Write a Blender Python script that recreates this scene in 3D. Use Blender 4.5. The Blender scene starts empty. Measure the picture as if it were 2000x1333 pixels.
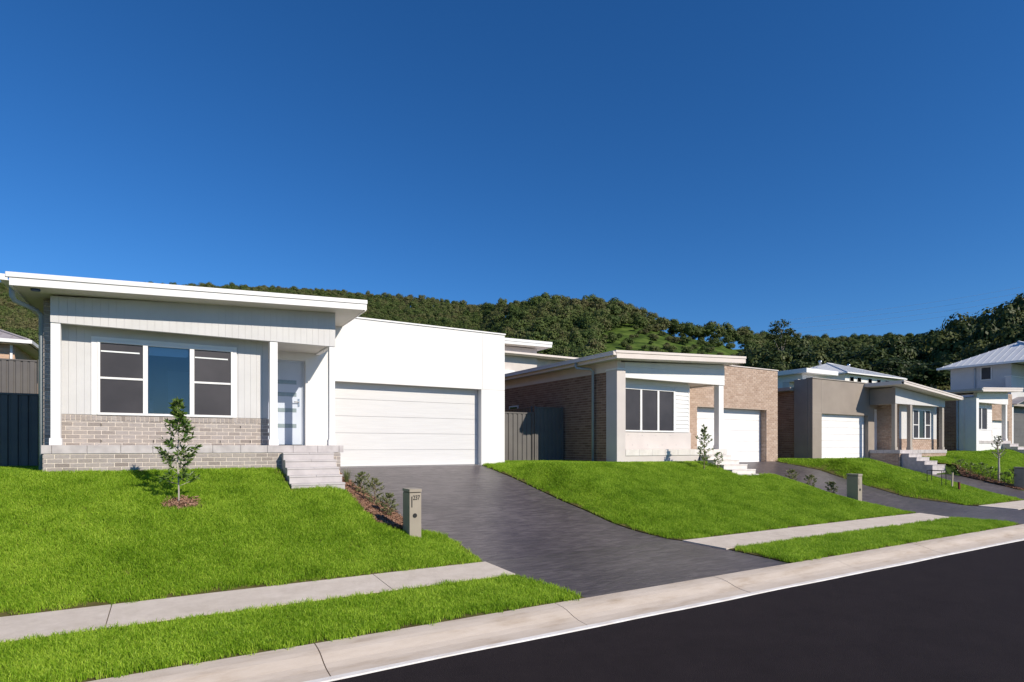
import bpy, bmesh, math, random
import numpy as np
from mathutils import Matrix, Vector, Euler
from mathutils.geometry import delaunay_2d_cdt

random.seed(7)
rng = np.random.default_rng(11)
S = bpy.context.scene
COL = S.collection
R = math.radians

# ------------------------------------------------------------------ camera, sky, sun, exposure
EYE = 2.25
cam_d = bpy.data.cameras.new('camera')
cam = bpy.data.objects.new('camera', cam_d)
COL.objects.link(cam)
cam.location = (0, 0, EYE)
cam.rotation_euler = (R(90), 0, -R(30.7415))
cam_d.sensor_width = 36.0
cam_d.lens = 1130.0 / 2000.0 * 36.0
cam_d.shift_y = (872.0 - 666.5) / 2000.0
cam_d.clip_start = 0.1
cam_d.clip_end = 5000
S.camera = cam

SUN = Vector((0.57, -1.43, 1.0)).normalized()          # towards the sun
W = bpy.data.worlds.new('World')
S.world = W
W.use_nodes = True
wn = W.node_tree
sky = wn.nodes.new('ShaderNodeTexSky')
sky.sky_type = 'NISHITA'
sky.sun_disc = False
sky.sun_elevation = math.asin(SUN.z)
sky.sun_rotation = math.atan2(SUN.x, SUN.y)
sky.altitude = 0
sky.air_density = 1.0
sky.dust_density = 0.0
sky.ozone_density = 10.0
bg = wn.nodes['Background']
sky_grade = wn.nodes.new('ShaderNodeHueSaturation')     # deep polarised blue, the same over the whole sky
sky_grade.inputs['Saturation'].default_value = 1.12
sky_grade.inputs['Hue'].default_value = 0.5025
wn.links.new(sky.outputs[0], sky_grade.inputs['Color'])
wn.links.new(sky_grade.outputs[0], bg.inputs[0])
bg.inputs[1].default_value = 0.112

sun_d = bpy.data.lights.new('sun', 'SUN')
sun_d.energy = 5.0
sun_d.angle = R(0.53)
sun_d.color = (1.0, 0.91, 0.78)
sun = bpy.data.objects.new('sun', sun_d)
COL.objects.link(sun)
sun.rotation_euler = SUN.to_track_quat('Z', 'Y').to_euler()

S.view_settings.view_transform = 'Standard'
S.view_settings.look = 'None'
S.view_settings.gamma = 1.0
S.view_settings.use_curve_mapping = False
S.view_settings.exposure = 0.08
S.render.engine = 'CYCLES'
S.cycles.max_bounces = 8
S.cycles.transparent_max_bounces = 8
S.cycles.use_denoising = True

# ------------------------------------------------------------------ materials
MATS = {}


def new_mat(name):
    m = bpy.data.materials.new(name)
    m.use_nodes = True
    MATS[name] = m
    nt = m.node_tree
    return m, nt, nt.nodes['Principled BSDF']


def N(nt, kind, **kw):
    n = nt.nodes.new(kind)
    for k, v in kw.items():
        setattr(n, k, v)
    return n


def ramp(nt, cols, pos=None):
    r = N(nt, 'ShaderNodeValToRGB')
    el = r.color_ramp.elements
    while len(el) < len(cols):
        el.new(0.5)
    for i, c in enumerate(cols):
        el[i].position = pos[i] if pos else i / (len(cols) - 1)
        el[i].color = (*c, 1)
    return r


def coords(nt, scale=(1, 1, 1)):
    g = N(nt, 'ShaderNodeNewGeometry')
    mp = N(nt, 'ShaderNodeMapping')
    mp.inputs['Scale'].default_value = scale
    nt.links.new(g.outputs['Position'], mp.inputs['Vector'])
    return mp.outputs[0]


def noisy(name, c0, c1, scale=3.0, rough=0.6, bump=0.0, bscale=60.0, stretch=(1, 1, 1), spec=0.4,
          detail=6.0, lo=0.35, hi=0.65, metallic=0.0, mid=None, nrough=0.5):
    m, nt, p = new_mat(name)
    v = coords(nt, stretch)
    n = N(nt, 'ShaderNodeTexNoise')
    n.inputs['Scale'].default_value = scale
    n.inputs['Detail'].default_value = detail
    n.inputs['Roughness'].default_value = nrough
    nt.links.new(v, n.inputs['Vector'])
    cols = [c0, c1] if mid is None else [c0, mid, c1]
    pos = [lo, hi] if mid is None else [lo, (lo + hi) / 2, hi]
    r = ramp(nt, cols, pos)
    nt.links.new(n.outputs['Fac'], r.inputs[0])
    nt.links.new(r.outputs[0], p.inputs['Base Color'])
    p.inputs['Roughness'].default_value = rough
    p.inputs['Specular IOR Level'].default_value = spec
    p.inputs['Metallic'].default_value = metallic
    if bump:
        n2 = N(nt, 'ShaderNodeTexNoise')
        n2.inputs['Scale'].default_value = bscale
        n2.inputs['Detail'].default_value = 5
        nt.links.new(v, n2.inputs['Vector'])
        b = N(nt, 'ShaderNodeBump')
        b.inputs['Strength'].default_value = bump
        b.inputs['Distance'].default_value = 0.01
        nt.links.new(n2.outputs['Fac'], b.inputs['Height'])
        nt.links.new(b.outputs[0], p.inputs['Normal'])
    return m


def brick_piece_mat(name, cols, rough=0.8):
    m, nt, p = new_mat(name)
    oi = N(nt, 'ShaderNodeObjectInfo')
    at = N(nt, 'ShaderNodeAttribute', attribute_name='shade')
    ad = N(nt, 'ShaderNodeMath', operation='ADD')
    nt.links.new(oi.outputs['Random'], ad.inputs[0])
    nt.links.new(at.outputs['Fac'], ad.inputs[1])
    fr = N(nt, 'ShaderNodeMath', operation='FRACT')
    nt.links.new(ad.outputs[0], fr.inputs[0])
    r = ramp(nt, cols)
    nt.links.new(fr.outputs[0], r.inputs[0])
    v = coords(nt, (1, 1, 3))
    n = N(nt, 'ShaderNodeTexNoise')
    n.inputs['Scale'].default_value = 22
    n.inputs['Detail'].default_value = 6
    nt.links.new(v, n.inputs['Vector'])
    mx = N(nt, 'ShaderNodeMix', data_type='RGBA', blend_type='MULTIPLY')
    mx.inputs['Factor'].default_value = 0.5
    r2 = ramp(nt, [(0.6, 0.6, 0.6), (1.15, 1.12, 1.1)], [0.3, 0.7])
    nt.links.new(n.outputs['Fac'], r2.inputs[0])
    nt.links.new(r.outputs[0], mx.inputs[6])
    nt.links.new(r2.outputs[0], mx.inputs[7])
    nt.links.new(mx.outputs[2], p.inputs['Base Color'])
    p.inputs['Roughness'].default_value = rough
    p.inputs['Specular IOR Level'].default_value = 0.25
    b = N(nt, 'ShaderNodeBump')
    b.inputs['Strength'].default_value = 0.4
    b.inputs['Distance'].default_value = 0.004
    n3 = N(nt, 'ShaderNodeTexNoise')
    n3.inputs['Scale'].default_value = 120
    nt.links.new(v, n3.inputs['Vector'])
    nt.links.new(n3.outputs['Fac'], b.inputs['Height'])
    nt.links.new(b.outputs[0], p.inputs['Normal'])
    return m


def brick_tex_mat(name, c0, c1, mortar):
    m, nt, p = new_mat(name)
    g = N(nt, 'ShaderNodeNewGeometry')
    sp = N(nt, 'ShaderNodeSeparateXYZ')
    nt.links.new(g.outputs['Position'], sp.inputs[0])
    a = N(nt, 'ShaderNodeMath', operation='ADD')
    nt.links.new(sp.outputs[0], a.inputs[0])
    nt.links.new(sp.outputs[1], a.inputs[1])
    cb = N(nt, 'ShaderNodeCombineXYZ')
    nt.links.new(a.outputs[0], cb.inputs[0])
    nt.links.new(sp.outputs[2], cb.inputs[1])
    t = N(nt, 'ShaderNodeTexBrick')
    t.inputs['Color1'].default_value = (*c0, 1)
    t.inputs['Color2'].default_value = (*c1, 1)
    t.inputs['Mortar'].default_value = (*mortar, 1)
    t.inputs['Scale'].default_value = 1
    t.inputs['Mortar Size'].default_value = 0.006
    t.inputs['Brick Width'].default_value = 0.24
    t.inputs['Row Height'].default_value = 0.086
    nt.links.new(cb.outputs[0], t.inputs['Vector'])
    nt.links.new(t.outputs['Color'], p.inputs['Base Color'])
    b = N(nt, 'ShaderNodeBump', invert=True)
    b.inputs['Strength'].default_value = 0.8
    b.inputs['Distance'].default_value = 0.008
    nt.links.new(t.outputs['Fac'], b.inputs['Height'])
    nt.links.new(b.outputs[0], p.inputs['Normal'])
    p.inputs['Roughness'].default_value = 0.8
    return m


def leaf_mat(name, cols, trans=0.3, rough=0.45, nscale=0.5, spec=0.3, piece=0.4):
    m, nt, p = new_mat(name)
    oi = N(nt, 'ShaderNodeObjectInfo')
    v = coords(nt)
    n = N(nt, 'ShaderNodeTexNoise')
    n.inputs['Scale'].default_value = nscale
    n.inputs['Detail'].default_value = 4
    nt.links.new(v, n.inputs['Vector'])
    at = N(nt, 'ShaderNodeAttribute', attribute_name='shade')
    a1 = N(nt, 'ShaderNodeMath', operation='MULTIPLY_ADD')
    nt.links.new(oi.outputs['Random'], a1.inputs[0])
    a1.inputs[1].default_value = 0.45
    nt.links.new(n.outputs['Fac'], a1.inputs[2])
    a2 = N(nt, 'ShaderNodeMath', operation='MULTIPLY_ADD')
    nt.links.new(at.outputs['Fac'], a2.inputs[0])
    a2.inputs[1].default_value = piece
    nt.links.new(a1.outputs[0], a2.inputs[2])
    mr = N(nt, 'ShaderNodeMapRange')
    mr.inputs['From Min'].default_value = 0.35
    mr.inputs['From Max'].default_value = 0.8 + piece
    nt.links.new(a2.outputs[0], mr.inputs['Value'])
    r = ramp(nt, cols)
    nt.links.new(mr.outputs[0], r.inputs[0])
    nt.links.new(r.outputs[0], p.inputs['Base Color'])
    p.inputs['Roughness'].default_value = rough
    p.inputs['Specular IOR Level'].default_value = spec
    tr = N(nt, 'ShaderNodeBsdfTranslucent')
    nt.links.new(r.outputs[0], tr.inputs['Color'])
    mx = N(nt, 'ShaderNodeMixShader')
    mx.inputs[0].default_value = trans
    nt.links.new(p.outputs[0], mx.inputs[1])
    nt.links.new(tr.outputs[0], mx.inputs[2])
    nt.links.new(mx.outputs[0], nt.nodes['Material Output'].inputs[0])
    return m


def glass_mat(name, tint):
    m, nt, p = new_mat(name)
    nt.nodes.remove(p)
    tb = N(nt, 'ShaderNodeBsdfTransparent')
    tb.inputs[0].default_value = (*tint, 1)
    gl = N(nt, 'ShaderNodeBsdfGlossy')
    gl.inputs['Roughness'].default_value = 0.02
    fr = N(nt, 'ShaderNodeFresnel')
    fr.inputs['IOR'].default_value = 1.8
    mx = N(nt, 'ShaderNodeMixShader')
    nt.links.new(fr.outputs[0], mx.inputs[0])
    nt.links.new(tb.outputs[0], mx.inputs[1])
    nt.links.new(gl.outputs[0], mx.inputs[2])
    nt.links.new(mx.outputs[0], nt.nodes['Material Output'].inputs[0])
    return m


white_render = noisy('white_render', (0.755, 0.74, 0.715), (0.79, 0.775, 0.75), 1.2, 0.75, 0.15, 140, spec=0.25)
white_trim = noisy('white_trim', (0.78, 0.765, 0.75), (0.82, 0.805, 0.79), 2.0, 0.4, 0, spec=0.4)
clad_grey = noisy('clad_grey', (0.565, 0.555, 0.55), (0.605, 0.595, 0.59), 2.0, 0.55, 0.05, 90, spec=0.3)
clad_white = noisy('clad_white', (0.74, 0.73, 0.72), (0.79, 0.78, 0.77), 2.0, 0.5, 0.05, 90, spec=0.3)
beige_render = noisy('beige_render', (0.56, 0.51, 0.485), (0.61, 0.56, 0.53), 1.5, 0.8, 0.15, 140, spec=0.2)
taupe_render = noisy('taupe_render', (0.275, 0.235, 0.20), (0.31, 0.265, 0.225), 1.5, 0.8, 0.15, 140, spec=0.2)
taupe_trim = noisy('taupe_trim', (0.37, 0.325, 0.275), (0.40, 0.35, 0.30), 2, 0.5, 0)
cream_trim = noisy('cream_trim', (0.66, 0.585, 0.53), (0.70, 0.625, 0.57), 2, 0.45, 0)
grey_trim = noisy('grey_trim', (0.42, 0.42, 0.42), (0.48, 0.48, 0.47), 3, 0.5, 0)
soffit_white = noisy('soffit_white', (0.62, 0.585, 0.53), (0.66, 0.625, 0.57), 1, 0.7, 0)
paver_grey = noisy('paver_grey', (0.42, 0.385, 0.38), (0.54, 0.50, 0.49), 5, 0.7, 0.2, 150, spec=0.25)
step_grey = noisy('step_grey', (0.46, 0.425, 0.42), (0.54, 0.50, 0.49), 4, 0.7, 0.2, 150, spec=0.25)
cream_paver = noisy('cream_paver', (0.62, 0.58, 0.54), (0.70, 0.66, 0.62), 4, 0.7, 0.1, 150, spec=0.25)
mortar_cream = noisy('mortar_cream', (0.70, 0.62, 0.53), (0.80, 0.72, 0.63), 20, 0.9, 0.3, 200, spec=0.1)
mortar_tan = noisy('mortar_tan', (0.46, 0.36, 0.29), (0.55, 0.44, 0.36), 20, 0.9, 0.3, 200, spec=0.1)
brick_grey = brick_piece_mat('brick_grey', [(0.27, 0.232, 0.21), (0.35, 0.31, 0.285), (0.38, 0.34, 0.32), (0.36, 0.315, 0.285), (0.43, 0.39, 0.365)])
brick_tan = brick_piece_mat('brick_tan', [(0.40, 0.285, 0.215), (0.47, 0.35, 0.27), (0.52, 0.395, 0.31), (0.44, 0.32, 0.245), (0.55, 0.43, 0.345)])
brick_brown = brick_piece_mat('brick_brown', [(0.22, 0.135, 0.09), (0.30, 0.19, 0.13), (0.36, 0.24, 0.17), (0.27, 0.165, 0.115), (0.33, 0.215, 0.15)])
brick_tex_tan = brick_tex_mat('brick_tex_tan', (0.50, 0.31, 0.20), (0.60, 0.40, 0.28), (0.55, 0.44, 0.35))
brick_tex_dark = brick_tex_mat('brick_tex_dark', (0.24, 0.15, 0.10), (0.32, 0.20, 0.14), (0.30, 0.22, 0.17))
garage_white = noisy('garage_white', (0.61, 0.60, 0.592), (0.65, 0.64, 0.63), 3.0, 0.45, 0.35, 14, stretch=(0.35, 1, 9), spec=0.35)
door_blue = noisy('door_blue', (0.52, 0.57, 0.65), (0.55, 0.60, 0.68), 2, 0.4, 0)
steel = noisy('steel', (0.55, 0.55, 0.56), (0.65, 0.65, 0.66), 10, 0.25, 0, metallic=1.0)
frost_glass = noisy('frost_glass', (0.22, 0.27, 0.28), (0.26, 0.31, 0.32), 8, 0.2, 0, spec=0.6)
glass_clear = glass_mat('glass_clear', (0.86, 0.92, 0.95))
glass_screen = glass_mat('glass_screen', (0.30, 0.28, 0.29))
screen_mesh = noisy('screen_mesh', (0.026, 0.023, 0.027), (0.045, 0.040, 0.045), 1.3, 0.45, 0, spec=0.5)
room_paint = noisy('room_paint', (0.45, 0.47, 0.48), (0.50, 0.52, 0.53), 1, 0.8)
blind_white = noisy('blind_white', (0.78, 0.80, 0.80), (0.82, 0.84, 0.84), 1, 0.6)
pipe_grey = noisy('pipe_grey', (0.36, 0.40, 0.44), (0.40, 0.44, 0.48), 5, 0.4)
fence_dark = noisy('fence_dark', (0.115, 0.105, 0.10), (0.135, 0.125, 0.115), 2, 0.5, 0)
lamp_blue = noisy('lamp_blue', (0.02, 0.07, 0.22), (0.03, 0.09, 0.27), 5, 0.3)
roof_white = noisy('roof_white', (0.64, 0.65, 0.66), (0.69, 0.70, 0.71), 2, 0.45, 0)
roof_grey = noisy('roof_grey', (0.30, 0.27, 0.28), (0.35, 0.32, 0.33), 3, 0.6, 0)
mail_body = noisy('mail_body', (0.30, 0.258, 0.205), (0.335, 0.29, 0.23), 3, 0.6, 0.05, 100)
black = noisy('black', (0.012, 0.012, 0.012), (0.018, 0.018, 0.018), 3, 0.5)
asphalt = noisy('asphalt', (0.0145, 0.0108, 0.0122), (0.0275, 0.0208, 0.0225), 1.6, 0.9, 1.0, 90, spec=0.12, nrough=0.82, detail=14, lo=0.25, hi=0.75)
footpath_mat = noisy('footpath_concrete', (0.54, 0.465, 0.385), (0.70, 0.615, 0.53), 3.5, 0.85, 0.5, 220, spec=0.15, nrough=0.72, detail=12, lo=0.3, hi=0.7)
kerb_mat = noisy('kerb_concrete', (0.44, 0.35, 0.265), (0.62, 0.535, 0.45), 2.2, 0.85, 0.4, 120, nrough=0.66, stretch=(0.6, 2, 2), spec=0.15, detail=12, lo=0.28, hi=0.66, mid=(0.56, 0.475, 0.39))
kerb_white = noisy('kerb_white', (0.66, 0.62, 0.57), (0.78, 0.75, 0.71), 4, 0.8, 0.5, 60, spec=0.2)
soil = noisy('soil', (0.10, 0.06, 0.035), (0.17, 0.11, 0.065), 8, 0.95, 0.8, 60, spec=0.05)
lawn_soil = noisy('lawn_soil', (0.085, 0.07, 0.028), (0.13, 0.12, 0.04), 6, 0.95, 0.8, 80, spec=0.05)
hill_grass = noisy('hill_grass', (0.035, 0.060, 0.013), (0.105, 0.15, 0.032), 0.16, 0.95, 0, spec=0.05, mid=(0.065, 0.105, 0.02), detail=14)
mulch_mat = leaf_mat('mulch_chip', [(0.13, 0.065, 0.04), (0.24, 0.13, 0.085), (0.36, 0.22, 0.15)], 0.0, 0.9, 30, 0.1)
grass_mat = leaf_mat('grass_blade', [(0.070, 0.150, 0.008), (0.225, 0.40, 0.016), (0.48, 0.64, 0.07)], 0.38, 0.5, 1.4, 0.25, piece=0.75)
forest_leaf = leaf_mat('forest_leaf', [(0.026, 0.052, 0.013), (0.060, 0.094, 0.022), (0.10, 0.135, 0.036), (0.135, 0.125, 0.055)], 0.12, 0.6, 0.02, 0.15)
tree_leaf = leaf_mat('tree_leaf', [(0.012, 0.024, 0.007), (0.032, 0.054, 0.012), (0.095, 0.11, 0.03)], 0.12, 0.55, 0.12, 0.2)
sapling_leaf = leaf_mat('sapling_leaf', [(0.03, 0.075, 0.012), (0.09, 0.16, 0.024), (0.25, 0.30, 0.075)], 0.2, 0.3, 6, 0.5)
shrub_leaf = leaf_mat('shrub_leaf', [(0.07, 0.10, 0.035), (0.14, 0.17, 0.06), (0.26, 0.26, 0.12)], 0.2, 0.45, 8, 0.3)
bark = noisy('bark', (0.16, 0.11, 0.075), (0.30, 0.23, 0.17), 14, 0.9, 0.4, 60, spec=0.1)
bark_pale = noisy('bark_pale', (0.36, 0.31, 0.26), (0.50, 0.45, 0.39), 2, 0.9, 0, spec=0.1)
stake_wood = noisy('stake_wood', (0.50, 0.40, 0.30), (0.62, 0.52, 0.40), 10, 0.8)
red_paint = noisy('red_paint', (0.16, 0.03, 0.025), (0.20, 0.04, 0.03), 10, 0.6)


# stamped driveway: rippled slate texture
def driveway_mat():
    m, nt, p = new_mat('stamped_driveway')
    v = coords(nt, (1.0, 4.2, 1.0))
    n = N(nt, 'ShaderNodeTexNoise')
    n.inputs['Scale'].default_value = 3.0
    n.inputs['Detail'].default_value = 7
    n.inputs['Distortion'].default_value = 0.8
    nt.links.new(v, n.inputs['Vector'])
    n2 = N(nt, 'ShaderNodeTexNoise')
    n2.inputs['Scale'].default_value = 0.7
    nt.links.new(coords(nt), n2.inputs['Vector'])
    ad = N(nt, 'ShaderNodeMath', operation='MULTIPLY_ADD')
    ad.inputs[1].default_value = 0.4
    nt.links.new(n2.outputs['Fac'], ad.inputs[0])
    nt.links.new(n.outputs['Fac'], ad.inputs[2])
    r = ramp(nt, [(0.056, 0.046, 0.048), (0.082, 0.068, 0.070), (0.14, 0.119, 0.119)], [0.42, 0.66, 0.95])
    nt.links.new(ad.outputs[0], r.inputs[0])
    nt.links.new(r.outputs[0], p.inputs['Base Color'])
    p.inputs['Roughness'].default_value = 0.40
    p.inputs['Specular IOR Level'].default_value = 0.42
    b = N(nt, 'ShaderNodeBump')
    b.inputs['Strength'].default_value = 0.65
    b.inputs['Distance'].default_value = 0.02
    nt.links.new(n.outputs['Fac'], b.inputs['Height'])
    nt.links.new(b.outputs[0], p.inputs['Normal'])
    return m


drive_mat = driveway_mat()

# ------------------------------------------------------------------ mesh helpers


def link(o, parent=None):
    COL.objects.link(o)
    if parent is not None:
        o.parent = parent
        loc = Vector((0, 0, 0))
        p = parent
        while p is not None:
            loc += Vector(p.location)
            p = p.parent
        o.matrix_parent_inverse = Matrix.Translation(-Vector(parent.get('wl', (0, 0, 0))))
    return o


def tag(o, label=None, cat=None, group=None, kind=None):
    if label:
        o['label'] = label
    if cat:
        o['category'] = cat
    if group:
        o['group'] = group
    if kind:
        o['kind'] = kind
    return o


def empty(name, loc, label, cat, group=None):
    o = bpy.data.objects.new(name, None)
    COL.objects.link(o)
    o.location = loc
    o['wl'] = tuple(loc)
    o.empty_display_size = 0.2
    return tag(o, label, cat, group)


class MB:
    def __init__(s):
        s.v = []
        s.f = []

    def hexa(s, p):
        b = len(s.v)
        s.v += [tuple(q) for q in p]
        s.f += [tuple(b + i for i in q) for q in
                ((0, 3, 2, 1), (4, 5, 6, 7), (0, 1, 5, 4), (1, 2, 6, 5), (2, 3, 7, 6), (3, 0, 4, 7))]
        return s

    def box(s, x0, x1, y0, y1, z0, z1):
        return s.hexa([(x0, y0, z0), (x1, y0, z0), (x1, y1, z0), (x0, y1, z0),
                       (x0, y0, z1), (x1, y0, z1), (x1, y1, z1), (x0, y1, z1)])

    def slope(s, x0, x1, y0, y1, b0, b1, t0, t1):
        """box whose bottom runs b0..b1 and top t0..t1 from x0 to x1"""
        return s.hexa([(x0, y0, b0), (x1, y0, b1), (x1, y1, b1), (x0, y1, b0),
                       (x0, y0, t0), (x1, y0, t1), (x1, y1, t1), (x0, y1, t0)])

    def tube(s, pts, radii, n=8, cap=True):
        pts = [Vector(p) for p in pts]
        if not hasattr(radii, '__len__'):
            radii = [radii] * len(pts)
        b = len(s.v)
        up = Vector((0.13, 0.21, 1)).normalized()
        for i, p in enumerate(pts):
            d = (pts[min(i + 1, len(pts) - 1)] - pts[max(i - 1, 0)]).normalized()
            a = d.cross(up)
            if a.length < 0.05:
                a = d.cross(Vector((1, 0, 0)))
            a.normalize()
            c = d.cross(a)
            for k in range(n):
                t = 2 * math.pi * k / n
                s.v.append(tuple(p + (a * math.cos(t) + c * math.sin(t)) * radii[i]))
        for i in range(len(pts) - 1):
            for k in range(n):
                s.f.append((b + i * n + k, b + i * n + (k + 1) % n, b + (i + 1) * n + (k + 1) % n, b + (i + 1) * n + k))
        if cap:
            s.f.append(tuple(b + k for k in range(n))[::-1])
            s.f.append(tuple(b + (len(pts) - 1) * n + k for k in range(n)))
        return s

    def build(s, name, mat, parent=None, bevel=0.0, smooth=False):
        me = bpy.data.meshes.new(name)
        me.from_pydata(s.v, [], s.f)
        if bevel:
            bm = bmesh.new()
            bm.from_mesh(me)
            bmesh.ops.bevel(bm, geom=list(bm.edges), offset=bevel, segments=1, affect='EDGES', clamp_overlap=True)
            bm.to_mesh(me)
            bm.free()
        me.materials.append(mat)
        if smooth:
            for p in me.polygons:
                p.use_smooth = True
        return link(bpy.data.objects.new(name, me), parent)


def bx(name, mat, parent, x0, x1, y0, y1, z0, z1, bevel=0.0):
    return MB().box(x0, x1, y0, y1, z0, z1).build(name, mat, parent, bevel)


_brick_cache = {}


def brick_mesh(w, h, d, mat, axis):
    k = (round(w, 3), round(h, 3), round(d, 3), mat.name, axis)
    if k not in _brick_cache:
        m = MB()
        if axis == 'x':
            m.box(-w / 2, w / 2, 0, d, -h / 2, h / 2)
        else:
            m.box(0, d, -w / 2, w / 2, -h / 2, h / 2)
        me = bpy.data.meshes.new('brick')
        me.from_pydata(m.v, [], m.f)
        bm = bmesh.new()
        bm.from_mesh(me)
        bmesh.ops.bevel(bm, geom=list(bm.edges), offset=0.003, segments=1, affect='EDGES')
        bm.to_mesh(me)
        bm.free()
        me.materials.append(mat)
        _brick_cache[k] = me
    return _brick_cache[k]


def brick_cells(a0, a1, z0, z1, holes=(), soldier=False, phase=0.0, top=None):
    """rectangles (a_lo, a_hi, z_lo, z_hi) of running-bond bricks, cut at holes [(a0,a1,z0,z1)]"""
    out = []
    ch, bl, j = 0.086, 0.24, 0.010
    if soldier:
        x = a0
        while x < a1 - 0.02:
            out.append((x, min(x + 0.076, a1), z0, z1 - j))
            x += 0.086
        return out
    r = 0
    z = z0
    while z < z1 - 0.02:
        zt = min(z + ch - j, z1)
        spans = [(a0, a1)]
        for (h0, h1, hz0, hz1) in holes:
            if hz0 < z + ch * 0.5 < hz1:
                ns = []
                for (p, q) in spans:
                    if h0 > p:
                        ns.append((p, min(q, h0)))
                    if h1 < q:
                        ns.append((max(p, h1), q))
                ns = [t for t in ns if t[1] - t[0] > 0.02]
                spans = ns
        for (p, q) in spans:
            x = a0 + phase - (0.12 if r % 2 else 0.0) - 0.24
            while x < q:
                lo, hi = max(x, p), min(x + bl - j, q)
                if hi - lo > 0.025:
                    out.append((lo, hi, z, zt))
                x += bl
        z += ch
        r += 1
    return out


def brick_objects(cells, plane, mat, parent, axis='x', depth=0.05, sign=-1):
    """each brick an object of its own; face at `plane`"""
    for (a0, a1, z0, z1) in cells:
        me = brick_mesh(a1 - a0, z1 - z0, depth, mat, axis)
        o = bpy.data.objects.new('brick', me)
        jit = random.uniform(-0.0012, 0.0012)
        if axis == 'x':
            o.location = ((a0 + a1) / 2, plane + jit, (z0 + z1) / 2)
        else:
            o.location = (plane + jit, (a0 + a1) / 2, (z0 + z1) / 2)
        COL.objects.link(o)
        o.parent = parent


def brick_mass(cells, plane, mat, parent, name='brickwork', axis='x', depth=0.05):
    n = len(cells)
    v = np.zeros((n, 8, 3))
    c = np.array(cells)
    lo, hi, z0, z1 = c[:, 0], c[:, 1], c[:, 2], c[:, 3]
    e = 0.003
    pl = plane + rng.uniform(-0.0012, 0.0012, n)
    a, b = (0, 1) if axis == 'x' else (1, 0)
    for k, (u, w) in enumerate(((0, 0), (1, 0), (1, 1), (0, 1))):
        v[:, k, a] = np.where(u, hi - e, lo + e)
        v[:, k, 2] = np.where(w, z1 - e, z0 + e)
        v[:, k, b] = pl
        v[:, k + 4, a] = hi if u else lo
        v[:, k + 4, 2] = z1 if w else z0
        v[:, k + 4, b] = pl + depth
    f = []
    for i in range(n):
        q = i * 8
        f += [(q, q + 1, q + 2, q + 3)] + [(q + k, q + (k + 1) % 4, q + 4 + (k + 1) % 4, q + 4 + k) for k in range(4)]
    me = bpy.data.meshes.new(name)
    me.from_pydata(v.reshape(-1, 3).tolist(), [], f)
    at = me.attributes.new('shade', 'FLOAT', 'FACE')
    at.data.foreach_set('value', np.repeat(rng.random(n), 5).astype('f'))
    me.materials.append(mat)
    return tag(link(bpy.data.objects.new(name, me), parent), kind='stuff')


# ------------------------------------------------------------------ terrain heights


def pw(x, tab):
    return float(np.interp(x, [t[0] for t in tab], [t[1] for t in tab]))


LAWN = [(5.65, 0.0), (6.42, 0.10), (8.0, 0.15), (9.1, 0.2), (9.6, 0.33), (14.0, 1.70), (17, 1.70)]
DRV = [(5.65, 0.0), (6.42, 0.10), (8.0, 0.15), (9.2, 0.2), (10.2, 0.36), (16.1, 1.667), (17, 1.667)]
LONG = [(8, 0), (22, -0.10), (30, -0.03), (34, -0.05), (38.5, 0.25), (50, 0.6)]
DRIVES = [  # (Y, left X, right X) tables
    ([(6.45, 5.1), (7.26, 5.0), (8.17, 4.86), (9.1, 4.82), (10.0, 4.87), (10.7, 4.75), (11.1, 4.43), (12.0, 4.33), (14.27, 4.03), (14.84, 3.94), (16.15, 3.81)],
     [(6.45, 9.8), (7.65, 9.8), (8.94, 9.6), (9.82, 9.22), (10.63, 9.01), (11.39, 8.97), (12.25, 8.84), (13.6, 8.75), (14.6, 8.69), (16.15, 8.44)]),
    ([(6.45, 20.3), (7.98, 19.76), (8.85, 19.82), (10.28, 19.7), (10.9, 19.42), (11.84, 19.42), (12.8, 19.2), (13.4, 18.4), (14.0, 17.95), (16.35, 17.95)],
     [(6.45, 24.6), (7.5, 24.4), (8.78, 23.98), (9.7, 23.5), (10.7, 22.75), (12.4, 23.1), (14.5, 23.85), (15.3, 23.6), (16.1, 23.1), (16.35, 22.85)]),
    ([(6.45, 28.0), (9.26, 28.4), (10.5, 28.6), (11.66, 28.4), (12.5, 28.2), (14.0, 27.9), (14.7, 27.6), (15.4, 26.9), (15.7, 26.1)],
     [(6.45, 33.0), (9.75, 31.4), (10.84, 31.65), (11.66, 31.86), (12.6, 31.9), (13.05, 31.5), (13.2, 30.05), (15.7, 30.0)]),
]


def ss(a, b, x):
    t = min(1.0, max(0.0, (x - a) / (b - a)))
    return t * t * (3 - 2 * t)


def G(X, Y):
    """height of the finished ground"""
    lw = pw(Y, LAWN)
    wgt = min(1, max(0, (Y - 9) / 6))
    lon = pw(X, LONG) * wgt
    if 9.0 < Y < 17.4:
        dv = pw(Y, DRV)
        w = 0.0
        for (l, r) in DRIVES:
            a, b = pw(Y, l), pw(Y, r)
            d = max(a - X, X - b, 0)
            w = max(w, 1 - ss(0, 1.3, d))
        w *= 1 - ss(16.4, 17.4, Y)
        lw = lw + (dv - lw) * w
    return lw + lon


# ridge as bearing (deg from +Y towards +X) -> (elevation angle tangent, distance)
def bear(px):
    return 30.7415 + math.degrees(math.atan((px - 1000) / 1130))


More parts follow.
